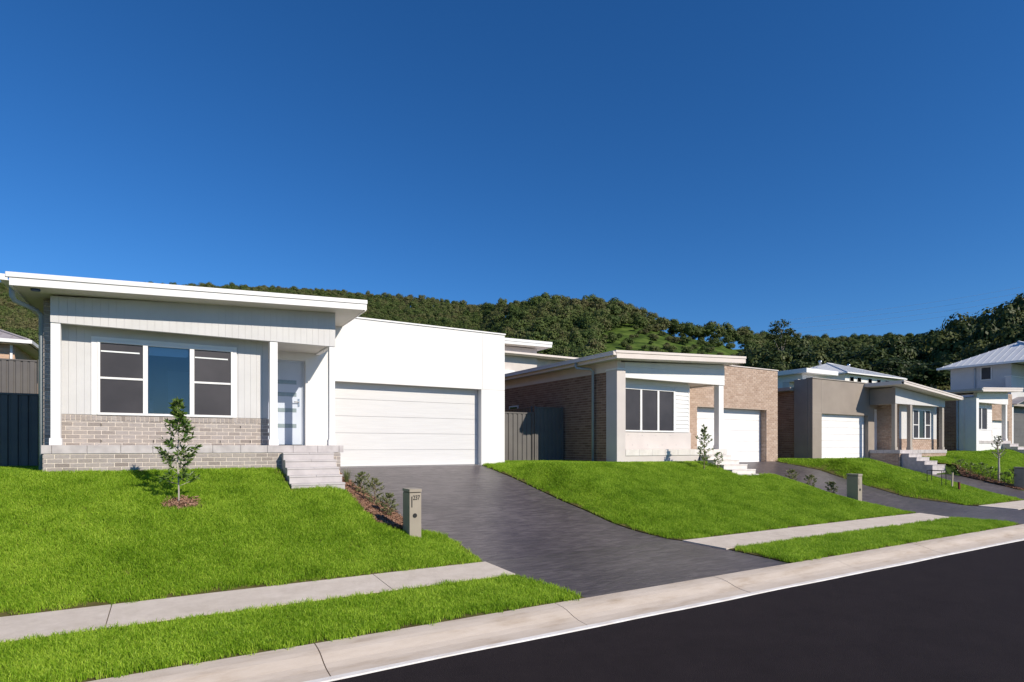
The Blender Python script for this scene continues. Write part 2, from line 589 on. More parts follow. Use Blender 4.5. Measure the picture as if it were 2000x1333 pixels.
RIDGE = []
for px, py, rr in [(-900, 566, 640), (-300, 566, 640), (0, 566, 640), (300, 563, 640), (480, 567, 640), (640, 574, 640), (720, 584, 640), (800, 588, 630), (880, 596, 600),
                   (940, 608, 560), (1000, 602, 430), (1080, 596, 400), (1150, 599, 390), (1200, 604, 380), (1240, 617, 370), (1270, 628, 370), (1300, 641, 370),
                   (1350, 652, 370), (1400, 657, 380), (1450, 659, 440), (1500, 664, 560), (1600, 670, 600), (1800, 665, 600), (2100, 650, 600), (3200, 650, 600)]:
    b = bear(px)
    zc = math.cos(R(b - 30.7415))
    RIDGE.append((b, (872 - py) / 1130 * zc, rr))
RB = [r[0] for r in RIDGE]
RT = [r[1] for r in RIDGE]
RD = [r[2] for r in RIDGE]


def terrain(X, Y):
    r = math.hypot(X, Y)
    b = math.degrees(math.atan2(X, Y))
    near = G(X, Y) if Y > 5.65 else 0.0
    near += 7.5 * ss(34, 120, r) * ss(20, 34, Y)
    if r < 130 or Y < 20:
        return near
    tr = float(np.interp(b, RB, RT))
    rd = float(np.interp(b, RB, RD))
    zr = EYE + tr * rd
    t = (r - 130) / (rd - 130)
    if t <= 1:
        return near + (zr - near) * (0.25 * t + 0.75 * t ** 1.6)
    return zr - (r - rd) * 0.12


# ------------------------------------------------------------------ ground, road, kerb, footpath
def axis_pts(fine0, fine1, step, far0, far1):
    a = list(np.arange(fine0, fine1 + 1e-6, step))
    x, d = fine1, step
    while x < far1:
        d *= 1.16
        x += d
        a.append(x)
    x, d = fine0, step
    while x > far0:
        d *= 1.16
        x -= d
        a.insert(0, x)
    return a


gx = axis_pts(-14, 50, 0.5, -900, 1400)
gy = axis_pts(5.65, 17.85, 0.4, -300, 1100)
verts = [(x, y, terrain(x, y) - 0.06 - (0.05 if y < 5.7 else 0)) for y in gy for x in gx]
nx = len(gx)
faces = [(j * nx + i, j * nx + i + 1, (j + 1) * nx + i + 1, (j + 1) * nx + i) for j in range(len(gy) - 1) for i in range(nx - 1)]
me = bpy.data.meshes.new('ground')
me.from_pydata(verts, [], faces)
me.materials.append(hill_grass)
for p in me.polygons:
    p.use_smooth = True
ground = bpy.data.objects.new('ground', me)
COL.objects.link(ground)
ground['kind'] = 'structure'


def sheet(name, poly, mat, lift=0.0, step=0.4, thick=0.0, hf=G, kind='structure', parent=None, jag=0.0):
    """ground-following sheet over an outline"""
    P = []
    n = len(poly)
    for i in range(n):
        a, b = Vector(poly[i]), Vector(poly[(i + 1) % n])
        k = max(1, int((b - a).length / (step * 0.7)))
        for t in range(k):
            q = a.lerp(b, t / k)
            if jag:
                q = q + Vector((random.uniform(-jag, jag), random.uniform(-jag, jag)))
            P.append(q)
    nb = len(P)
    edges = [(i, (i + 1) % nb) for i in range(nb)]
    xs = [p[0] for p in P]
    ys = [p[1] for p in P]
    arr = np.array([(p[0], p[1]) for p in P])
    for x in np.arange(min(xs) + step / 2, max(xs), step):
        for y in np.arange(min(ys) + step / 2, max(ys), step):
            if inside(arr, np.array([[x, y]]))[0]:
                P.append(Vector((x, y)))
    vo, eo, fo, *_ = delaunay_2d_cdt(P, edges, [], 1, 1e-4)
    V = [(p[0], p[1], hf(p[0], p[1]) + lift) for p in vo]
    F = [tuple(f) for f in fo]
    if thick:
        m = len(V)
        V += [(p[0], p[1], p[2] - thick) for p in V[:m]]
        F += [(i, (i + 1) % nb, m + (i + 1) % nb, m + i) for i in range(nb)]
    me = bpy.data.meshes.new(name)
    me.from_pydata(V, [], F)
    bm = bmesh.new()
    bm.from_mesh(me)
    bmesh.ops.recalc_face_normals(bm, faces=bm.faces)
    bm.to_mesh(me)
    bm.free()
    me.materials.append(mat)
    if not thick:
        for p in me.polygons:
            p.use_smooth = True
    o = bpy.data.objects.new(name, me)
    link(o, parent)
    if kind and parent is None:
        o['kind'] = kind
    return o


def inside(poly, pts):
    x, y = pts[:, 0], pts[:, 1]
    r = np.zeros(len(pts), bool)
    n = len(poly)
    j = n - 1
    for i in range(n):
        xi, yi = poly[i][0], poly[i][1]
        xj, yj = poly[j][0], poly[j][1]
        c = ((yi > y) != (yj > y)) & (x < (xj - xi) * (y - yi) / (yj - yi + 1e-12) + xi)
        r ^= c
        j = i
    return r


road = MB()
road.v = [(-70, -30, 0), (160, -30, 0), (160, 5.70, 0), (-70, 5.70, 0)]
road.f = [(0, 1, 2, 3)]
road.build('road', asphalt)['kind'] = 'structure'

# rolled kerb: a bed and separate cast lengths with open joints
kb = MB().box(-40, 150, 5.74, 6.40, -0.12, -0.012).build('kerb', kerb_mat)
kb['kind'] = 'structure'
prof = [(5.69, 0.012), (5.80, 0.016), (5.92, 0.026), (6.02, 0.046), (6.10, 0.072), (6.18, 0.097), (6.27, 0.113), (6.38, 0.121), (6.45, 0.124)]


def kerb_len(L):
    nseg = 10
    xs = [0.006 + (L - 0.012) * i / nseg for i in range(nseg + 1)]
    V, F = [], []
    full = [(5.69, -0.10)] + prof + [(6.45, -0.10)]
    m = len(full)
    for x in xs:
        V += [(x, y, z) for (y, z) in full]
    for i in range(nseg):
        for k in range(m - 1):
            F.append((i * m + k, i * m + k + 1, (i + 1) * m + k + 1, (i + 1) * m + k)[::-1])
    F.append(tuple(range(m)))
    F.append(tuple(range(nseg * m, nseg * m + m))[::-1])
    me = bpy.data.meshes.new('kerb_block')
    me.from_pydata(V, [], F)
    bm = bmesh.new()
    bm.from_mesh(me)
    bmesh.ops.recalc_face_normals(bm, faces=bm.faces)
    bm.to_mesh(me)
    bm.free()
    me.materials.append(kerb_mat)
    return me


kme = kerb_len(3.15)
for i in range(-5, 14):
    o = bpy.data.objects.new('kerb_block', kme)
    o.location = (1.36 + i * 3.15, 0, random.uniform(-0.002, 0.002))
    COL.objects.link(o)
    o.parent = kb
# pale slurry edge where the asphalt meets the gutter, uneven
V, F = [], []
xs = np.arange(-14, 46, 0.3)
for i, x in enumerate(xs):
    w = 0.016 + 0.014 * math.sin(x * 1.7) * math.sin(x * 0.61) + random.uniform(-0.002, 0.002)
    V += [(x, 5.655 - w, 0.004), (x, 5.665 - w * 0.8, 0.016), (x, 5.72 + random.uniform(0, 0.005), 0.019)]
for i in range(len(xs) - 1):
    a = i * 3
    F += [(a, a + 3, a + 4, a + 1), (a + 1, a + 4, a + 5, a + 2)]
me = bpy.data.meshes.new('kerb_edge')
me.from_pydata(V, [], F)
me.materials.append(kerb_white)
o = bpy.data.objects.new('kerb_edge', me)
link(o, kb)

# footpath in cast slabs
fp = MB()
fp.box(-14, 4.9, 8.12, 8.98, -0.02, 0.10).box(9.7, 19.8, 8.0, 8.85, -0.02, 0.10).box(24, 28.4, 8.0, 8.85, -0.02, 0.10)
fp = fp.build('footpath', soil)
fp['kind'] = 'structure'


def pslab(poly):
    sheet('slab', poly, footpath_mat, 0.02, 0.5, 0.07, parent=fp)


jt = [-14, -10.9, -7.48, -4.05, -0.62, 2.80]
for a, b in zip(jt, jt[1:]):
    pslab([(a + .006, 8.07), (b - .006, 8.07), (b - .006, 9.03), (a + .006, 9.03)])
pslab([(2.806, 8.07), (4.86, 8.07), (4.82, 9.03), (2.806, 9.03)])
pslab([(9.78, 7.9), (12.2, 7.9), (12.2, 8.9), (9.6, 8.9)])
for a, b in ((12.21, 15.6), (15.61, 18.0)):
    pslab([(a, 7.9), (b, 7.9), (b, 8.9), (a, 8.9)])
pslab([(18.01, 7.9), (19.75, 7.9), (19.8, 8.85), (18.01, 8.9)])
pslab([(24.2, 7.9), (28.2, 7.9), (28.35, 8.9), (23.95, 8.9)])

# driveways
for i, (l, r) in enumerate(DRIVES):
    poly = [(x, y) for (y, x) in r] + [(x, y) for (y, x) in l][::-1]
    sheet('driveway', poly, drive_mat, 0.0, 0.35, 0.05)

# lawns (soil sheets) -------------------------------------------------------------
LAWNS = {
    'lawn_house_1': [(-13, 9.04), (4.78, 9.04), (4.85, 9.95), (4.73, 10.68), (4.40, 10.98), (3.97, 10.64), (3.8, 10.6), (3.5, 11.1), (3.45, 12.86), (2.20, 12.86), (2.20, 14.2), (-2.1, 14.2), (-2.1, 18.2), (-13, 18.2)],
    'verge_1': [(-13, 6.46), (5.06, 6.46), (4.97, 7.26), (4.84, 8.06), (-13, 8.06)],
    'lawn_house_2': [(9.62, 8.93), (19.78, 8.93), (19.66, 10.28), (19.38, 10.9), (19.38, 11.84), (19.15, 12.8), (17.7, 12.72), (16.35, 12.66), (16.35, 14.4), (12.5, 14.4), (12.5, 17.3), (9.33, 17.3), (9.33, 16.1), (8.48, 16.1), (8.73, 14.6), (8.79, 13.6), (8.88, 12.25), (9.01, 11.39), (9.05, 10.63), (9.26, 9.82)],
    'verge_2': [(9.84, 6.46), (20.2, 6.46), (19.75, 7.88), (9.82, 7.88)],
    'lawn_house_3': [(24.02, 8.93), (28.32, 8.93), (28.55, 10.5), (28.35, 11.66), (28.15, 12.5), (27.85, 14.0), (27.5, 14.7), (26.8, 15.4), (26.05, 15.68), (24.9, 15.68), (24.9, 17.5), (23.66, 17.5), (23.66, 16.3), (23.15, 16.1), (23.65, 15.3), (23.9, 14.5), (23.15, 12.4), (22.8, 10.7), (23.55, 9.7)],
    'verge_3': [(24.65, 6.46), (28, 6.46), (28.1, 7.88), (24.4, 7.88)],
    'lawn_house_4': [(31.5, 9.0), (46, 9.0), (46, 15.4), (38.5, 14.4), (38.5, 17), (34.8, 17), (34.8, 14.3), (31.45, 14.3), (31.45, 13.2), (32.62, 13.05), (32.43, 11.6), (32.03, 10.45)],
}
for k, poly in LAWNS.items():
    sheet('lawn' if k.startswith('lawn') else 'verge', poly, lawn_soil, 0.012, 0.4, 0.0)

MULCH = {
    'a': [(3.95, 10.66), (4.38, 11.0), (4.40, 11.1), (4.30, 12.0), (4.0, 14.27), (3.91, 14.84), (3.79, 16.0), (3.63, 16.0), (3.62, 14.2), (3.40, 12.86), (3.47, 11.9), (3.52, 11.1)],
    'c': [(32.6, 13.0), (32.0, 12.5), (31.95, 11.6), (31.75, 10.9), (31.55, 10.1), (32.0, 10.45), (32.4, 11.6)],
}
for k, poly in MULCH.items():
    sheet('garden_bed', poly, soil, 0.02, 0.25)
ring = []
for i in range(22):
    t = 2 * math.pi * i / 22
    rr = 0.34 + random.uniform(-0.05, 0.05)
    ring.append((0.22 + rr * 1.05 * math.cos(t), 12.26 + rr * 0.75 * math.sin(t)))
MULCH['ring'] = ring
sheet('garden_bed', ring, soil, 0.035, 0.15)
rings2 = [(15.25 + 0.3 * math.cos(t), 13.25 + 0.3 * math.sin(t)) for t in np.linspace(0, 6.28, 14)[:-1]]

# ------------------------------------------------------------------ geometry-node scatter for what nobody could count
SRC = {}


def source_collection(name, meshes):
    c = bpy.data.collections.new(name)
    for i, me in enumerate(meshes):
        o = bpy.data.objects.new('%s_%02d' % (name, i), me)
        c.objects.link(o)
    return c


def scatter(name, pts, rots, scl, idx, coll, kind='stuff'):
    me = bpy.data.meshes.new(name)
    n = len(pts)
    me.vertices.add(n)
    me.vertices.foreach_set('co', np.asarray(pts, 'f').ravel())
    a = me.attributes.new('rot', 'FLOAT_VECTOR', 'POINT')
    a.data.foreach_set('vector', np.asarray(rots, 'f').ravel())
    a = me.attributes.new('scl', 'FLOAT_VECTOR', 'POINT')
    s = np.asarray(scl, 'f')
    if s.ndim == 1:
        s = np.repeat(s[:, None], 3, 1)
    a.data.foreach_set('vector', s.ravel())
    a = me.attributes.new('idx', 'INT', 'POINT')
    a.data.foreach_set('value', np.asarray(idx, 'i'))
    o = bpy.data.objects.new(name, me)
    COL.objects.link(o)
    ng = bpy.data.node_groups.new(name, 'GeometryNodeTree')
    ng.interface.new_socket('Geometry', in_out='INPUT', socket_type='NodeSocketGeometry')
    ng.interface.new_socket('Geometry', in_out='OUTPUT', socket_type='NodeSocketGeometry')
    gi = ng.nodes.new('NodeGroupInput')
    go = ng.nodes.new('NodeGroupOutput')
    ci = ng.nodes.new('GeometryNodeCollectionInfo')
    ci.inputs['Collection'].default_value = coll
    ci.inputs['Separate Children'].default_value = True
    ci.inputs['Reset Children'].default_value = True
    ip = ng.nodes.new('GeometryNodeInstanceOnPoints')
    ip.inputs['Pick Instance'].default_value = True

    def attr(nm, t):
        x = ng.nodes.new('GeometryNodeInputNamedAttribute')
        x.data_type = t
        x.inputs['Name'].default_value = nm
        return x.outputs[0]
    er = ng.nodes.new('FunctionNodeEulerToRotation')
    ng.links.new(attr('rot', 'FLOAT_VECTOR'), er.inputs[0])
    ng.links.new(gi.outputs[0], ip.inputs['Points'])
    ng.links.new(ci.outputs[0], ip.inputs['Instance'])
    ng.links.new(attr('idx', 'INT'), ip.inputs['Instance Index'])
    ng.links.new(er.outputs[0], ip.inputs['Rotation'])
    ng.links.new(attr('scl', 'FLOAT_VECTOR'), ip.inputs['Scale'])
    ng.links.new(ip.outputs[0], go.inputs[0])
    md = o.modifiers.new('scatter', 'NODES')
    md.node_group = ng
    o['kind'] = kind
    return o


def mesh_np(name, V, F, mat, shade=None, smooth=False):
    me = bpy.data.meshes.new(name)
    me.from_pydata(V if isinstance(V, list) else V.tolist(), [], F)
    if shade is not None:
        at = me.attributes.new('shade', 'FLOAT', 'FACE')
        at.data.foreach_set('value', np.asarray(shade, 'f'))
    me.materials.append(mat)
    if smooth:
        for p in me.polygons:
            p.use_smooth = True
    return me


def grass_patch(seed, size, nbl, h0, h1, w):
    r = np.random.default_rng(seed)
    V, F, sh = [], [], []
    for i in range(nbl):
        x, y = r.uniform(-size / 2, size / 2, 2)
        h = r.uniform(h0, h1)
        a = r.uniform(0, 2 * math.pi)
        lean = r.uniform(0.15, 0.85) * h
        la = r.uniform(0, 2 * math.pi)
        dx, dy = math.cos(a) * w / 2, math.sin(a) * w / 2
        lx, ly = math.cos(la) * lean, math.sin(la) * lean
        b = len(V)
        V += [(x - dx, y - dy, -0.01), (x + dx, y + dy, -0.01),
              (x + dx * .8 + lx * .35, y + dy * .8 + ly * .35, h * .62), (x - dx * .8 + lx * .35, y - dy * .8 + ly * .35, h * .62),
              (x + lx, y + ly, h * (1 - 0.25 * lean / h))]
        F += [(b, b + 1, b + 2, b + 3), (b + 3, b + 2, b + 4)]
        s = r.random()
        sh += [s, s]
    return mesh_np('grass_patch', V, F, grass_mat, sh)


grass_src = source_collection('grass_source', [grass_patch(s, 0.26, 190, 0.025, 0.088, 0.0068) for s in range(6)])
grass_far = source_collection('grass_far_source', [grass_patch(40 + s, 0.5, 260, 0.03, 0.085, 0.012) for s in range(4)])


def grow(name, poly, dens, coll, nvar, scale=(0.85, 1.15), lift=0.012, avoid=(), inset=0.0):
    arr = np.array(poly)
    lo, hi = arr.min(0), arr.max(0)
    sp = dens ** -0.5
    gx_, gy_ = np.meshgrid(np.arange(lo[0], hi[0], sp), np.arange(lo[1], hi[1], sp))
    p = np.stack([gx_.ravel(), gy_.ravel()], 1)
    p = p + rng.uniform(-.55, .55, p.shape) * sp
    p = p[inside(arr, p)]
    for a in avoid:
        p = p[~inside(np.array(a), p)]
    P, Ro = [], []
    for (x, y) in p:
        z = G(x, y)
        e = 0.1
        nrm = Vector((-(G(x + e, y) - G(x - e, y)) / (2 * e), -(G(x, y + e) - G(x, y - e)) / (2 * e), 1)).normalized()
        q = Vector((0, 0, 1)).rotation_difference(nrm).to_matrix() @ Matrix.Rotation(random.uniform(0, 6.283), 3, 'Z')
        P.append((x, y, z + lift))
        Ro.append(tuple(q.to_euler('XYZ')))
    n = len(P)
    return scatter(name, P, Ro, rng.uniform(scale[0], scale[1], n), rng.integers(0, nvar, n), coll)


def shrink(poly, d):
    c = np.array(poly)
    out = []
    n = len(c)
    for i in range(n):
        a, b, e = c[i - 1], c[i], c[(i + 1) % n]
        n1 = np.array([-(b - a)[1], (b - a)[0]])
        n2 = np.array([-(e - b)[1], (e - b)[0]])
        n1 = n1 / (np.linalg.norm(n1) + 1e-9)
        n2 = n2 / (np.linalg.norm(n2) + 1e-9)
        out.append(tuple(b + (n1 + n2) / max(0.6, 1 + n1 @ n2) * d))
    return out


GL = {'lawn_house_1': 'bright green grass of the lawn before the white house', 'verge_1': 'bright green grass strip between footpath and kerb in the foreground',
      'lawn_house_2': 'bright green grass of the lawn before the tan brick house', 'verge_2': 'bright green grass strip between footpath and kerb right of the driveway',
      'lawn_house_3': 'green grass wedge between the two right hand driveways', 'verge_3': 'small far green grass strip at the right edge', 'lawn_house_4': 'green grass of the far lawn below the house with the young tree'}
for k, poly in LAWNS.items():
    near = k in ('lawn_house_1', 'verge_1', 'lawn_house_2', 'verge_2')
    if k == 'lawn_house_1':
        poly = [(-6, 9.04)] + poly[1:-1] + [(-6, 18.2)]
    if k == 'verge_1':
        poly = [(-5, 6.46)] + poly[1:-1] + [(-5, 8.06)]
    q = shrink(poly, 0.09 if near else 0.2)
    if near:
        o = grow('grass', q, 70, grass_src, 6, avoid=[ring] if k == 'lawn_house_1' else [])
    else:
        o = grow('grass', q, 20, grass_far, 4)
    tag(o, GL[k], 'grass')


def chip_patch(seed):
    r = np.random.default_rng(seed)
    V, F, sh = [], [], []
    for i in range(70):
        c = Vector((r.uniform(-.13, .13), r.uniform(-.13, .13), r.uniform(0, .03)))
        a = Vector((r.normal(), r.normal(), r.normal() * .5)).normalized() * r.uniform(.012, .035)
        b = a.cross(Vector((r.normal(), r.normal(), 1))).normalized() * r.uniform(.004, .010)
        k = len(V)
        V += [tuple(c - a - b), tuple(c + a - b), tuple(c + a + b), tuple(c - a + b)]
        F.append((k, k + 1, k + 2, k + 3))
        sh.append(r.random())
    return mesh_np('chips', V, F, mulch_mat, sh)


chip_src = source_collection('chip_source', [chip_patch(s) for s in range(4)])
for k, poly in MULCH.items():
    o = grow('mulch', shrink(poly, 0.06), 70, chip_src, 4, lift=0.03 if k != 'ring' else 0.045)
    tag(o, {'a': 'brown bark mulch along the driveway beside the steps', 'c': 'brown bark mulch in the far garden bed at right', 'ring': 'round patch of brown mulch under the young tree on the lawn'}[k], 'mulch')

# ------------------------------------------------------------------ houses
YB = 24.0   # back of the houses


def window(parent, x0, x1, z0, z1, y, splits, mat_fr, kinds, bars=None, blind=True, fw=0.05, rails=True):
    """window: frame ring with panes; splits = x edges of mullion centres"""
    m = MB()
    m.box(x0, x1, y - 0.05, y + 0.05, z1 - fw, z1).box(x0, x1, y - 0.06, y + 0.05, z0, z0 + fw)
    m.box(x0, x0 + fw, y - 0.05, y + 0.05, z0 + fw, z1 - fw).box(x1 - fw, x1, y - 0.05, y + 0.05, z0 + fw, z1 - fw)
    fr = m.build('window', mat_fr, parent, 0.004)
    edges = [x0 + fw]
    for s in splits:
        bx('mullion', mat_fr, fr, s - 0.045, s + 0.045, y - 0.045, y + 0.045, z0 + fw, z1 - fw, 0.004)
        edges += [s - 0.045, s + 0.045]
    edges.append(x1 - fw)
    for i in range(0, len(edges), 2):
        a, b = edges[i], edges[i + 1]
        k = kinds[i // 2]
        zz = [z0 + fw, z1 - fw]
        if k == 'sash':
            zm = bars
            bx('sash_rail', mat_fr, fr, a, b, y - 0.035, y + 0.02, zm - 0.022, zm + 0.022, 0.003)
        pn = MB()
        pn.box(a, b, y - 0.006, y + 0.0, zz[0], zz[1])
        pn.build('pane', glass_screen if k != 'fixed' else glass_clear, fr)
        if k != 'fixed':
            if k == 'sash':
                bx('flyscreen', screen_mesh, fr, a, b, y - 0.016, y - 0.012, zz[0], bars - 0.022)
                bx('flyscreen', screen_mesh, fr, a, b, y - 0.016, y - 0.012, bars + 0.022, zz[1])
            else:
                bx('flyscreen', screen_mesh, fr, a, b, y - 0.016, y - 0.012, zz[0], zz[1])
        if blind:
            bh = z1 - fw - 0.17
            bx('blind', blind_white if k == 'fixed' else screen_mesh, fr, a + 0.02, b - 0.03, y + 0.07, y + 0.075, bh, z1 - fw)
            bx('blind_rail', blind_white, fr, a + 0.01, b - 0.06, y - 0.026 if k != 'fixed' else y + 0.05, y - 0.017 if k != 'fixed' else y + 0.065, bh - 0.02, bh + 0.008)
    return fr


def garage_door(parent, x0, x1, z0, z1, y, n, mat=None):
    d = MB().box(x0, x1, y + 0.03, y + 0.05, z0, z1).build('garage_door', grey_trim, parent)
    h = (z1 - z0) / n
    for i in range(n):
        bx('panel', mat or garage_white, d, x0 + 0.004, x1 - 0.004, y, y + 0.03, z0 + i * h + (0.012 if i == 0 else 0.003), z0 + (i + 1) * h - 0.003, 0.003)
    bx('rubber_seal', black, d, x0, x1, y + 0.005, y + 0.03, z0, z0 + 0.011)
    return d


def vboards(parent, x0, x1, y, zb, zt, mat, pitch=0.133, depth=0.012, holes=()):
    """upright grooved boards; zb, zt functions of x; holes (x0,x1,z0,z1)"""
    n = int(round((x1 - x0) / pitch))
    p = (x1 - x0) / n
    for i in range(n):
        a, b = x0 + i * p + 0.0014, x0 + (i + 1) * p - 0.0014
        spans = [(a, b, None, None)]
        segs = []
        cut = [h for h in holes if h[0] < (a + b) / 2 < h[1]]
        if cut:
            h = cut[0]
            if h[2] - zb((a + b) / 2) > 0.02:
                segs.append((zb(a), zb(b), h[2], h[2]))
            if zt((a + b) / 2) - h[3] > 0.02:
                segs.append((h[3], h[3], zt(a), zt(b)))
        else:
            segs.append((zb(a), zb(b), zt(a), zt(b)))
        for s in segs:
            MB().slope(a, b, y, y + depth, *s).build('board', mat, parent)


def skillion(parent, x0, x1, y0, y1, zl, zr, trim, gutter, name_mat=roof_white, sof=soffit_white, cap=0.095, fas=0.145, low='left'):
    """single-pitch roof; zl, zr top of the capping at left and right"""
    zt = lambda x: zl + (zr - zl) * (x - x0) / (x1 - x0)
    roof = MB().slope(x0 + 0.02, x1 - 0.02, y0 + 0.02, y1, zl - 0.06, zr - 0.06, zl - 0.015, zr - 0.015).build('roof', name_mat, parent)
    MB().slope(x0, x1, y0 - 0.02, y0 + 0.09, zl - cap, zr - cap, zl, zr).build('barge_capping', trim, roof, 0.006)
    d = cap + fas
    MB().slope(x0 + 0.05, x1 - 0.01, y0 + 0.002, y0 + 0.03, zl - d, zr - d, zl - cap - 0.003, zr - cap - 0.003).build('fascia', trim, roof, 0.004)
    # side edges
    hi = x1 if low == 'left' else x0
    zh = zr if low == 'left' else zl
    s = -1 if low == 'left' else 1
    a, b = sorted((hi + s * 0.03, hi))
    MB().box(a, b, y0 + 0.095, y1, zh - d, zh - 0.002).build('fascia', trim, roof)
    sf = MB().slope(x0 + 0.06, x1 - 0.035, y0 + 0.032, y1, zt(x0 + .06) - d + 0.012, zt(x1 - .035) - d + 0.012, zt(x0 + .06) - d + 0.03, zt(x1 - .035) - d + 0.03)
    sf.build('soffit', sof, roof)
    lo = x0 if low == 'left' else x1
    zlo = zl if low == 'left' else zr
    a, b = sorted((lo + s * 0.03 * -1, lo))
    MB().box(a + (0.05 if low == 'left' else -0.05), b + (0.05 if low == 'left' else -0.05), y0 + 0.035, y1, zlo - d - 0.01, zlo - 0.11).build('fascia', trim, roof)
    g = MB()
    gx0, gx1 = (lo - 0.09, lo + 0.045) if low == 'left' else (lo - 0.045, lo + 0.09)
    zz = zlo - 0.155
    g.box(gx0, gx1, y0 + 0.0, y1, zz, zz + 0.012)
    if low == 'left':
        g.box(gx0, gx0 + 0.012, y0, y1, zz + 0.012, zz + 0.115).box(gx0 - 0.012, gx0, y0, y1, zz + 0.095, zz + 0.125)
    else:
        g.box(gx1 - 0.012, gx1, y0, y1, zz + 0.012, zz + 0.115).box(gx1, gx1 + 0.012, y0, y1, zz + 0.095, zz + 0.125)
    g.box(gx0 + 0.013, gx1 - 0.013, y0, y0 + 0.006, zz + 0.012, zz + 0.11)
    g.build('gutter', gutter, roof)
    return roof


def post(parent, x0, x1, y0, y1, z0, z1, mat):
    p = bx('post', mat, parent, x0, x1, y0, y1, z0 + 0.14, z1, 0.006)
    bx('post_base', mat, p, x0 - 0.02, x1 + 0.02, y0 - 0.02, y1 + 0.02, z0, z0 + 0.14, 0.006)
    return p


def steps(parent, x0, x1, yf, n, tread, ztop, rise, zbot, mat):
    for i in range(n):
        y1 = yf - tread * i
        zt = ztop - rise * i
        st = bx('step', mat, parent, x0, x1, y1 - tread, y1 if i else yf, zbot - 0.15, zt - 0.04, 0.004)
        k = max(1, round((x1 - x0) / 0.45))
        w = (x1 - x0) / k
        for t in range(k):
            bx('tread', mat, st, x0 + t * w + 0.002 - (0.008 if t == 0 else 0), x0 + (t + 1) * w - 0.002 + (0.008 if t == k - 1 else 0), y1 - tread - 0.012, y1 - 0.012, zt - 0.04 + 0.002, zt, 0.004)


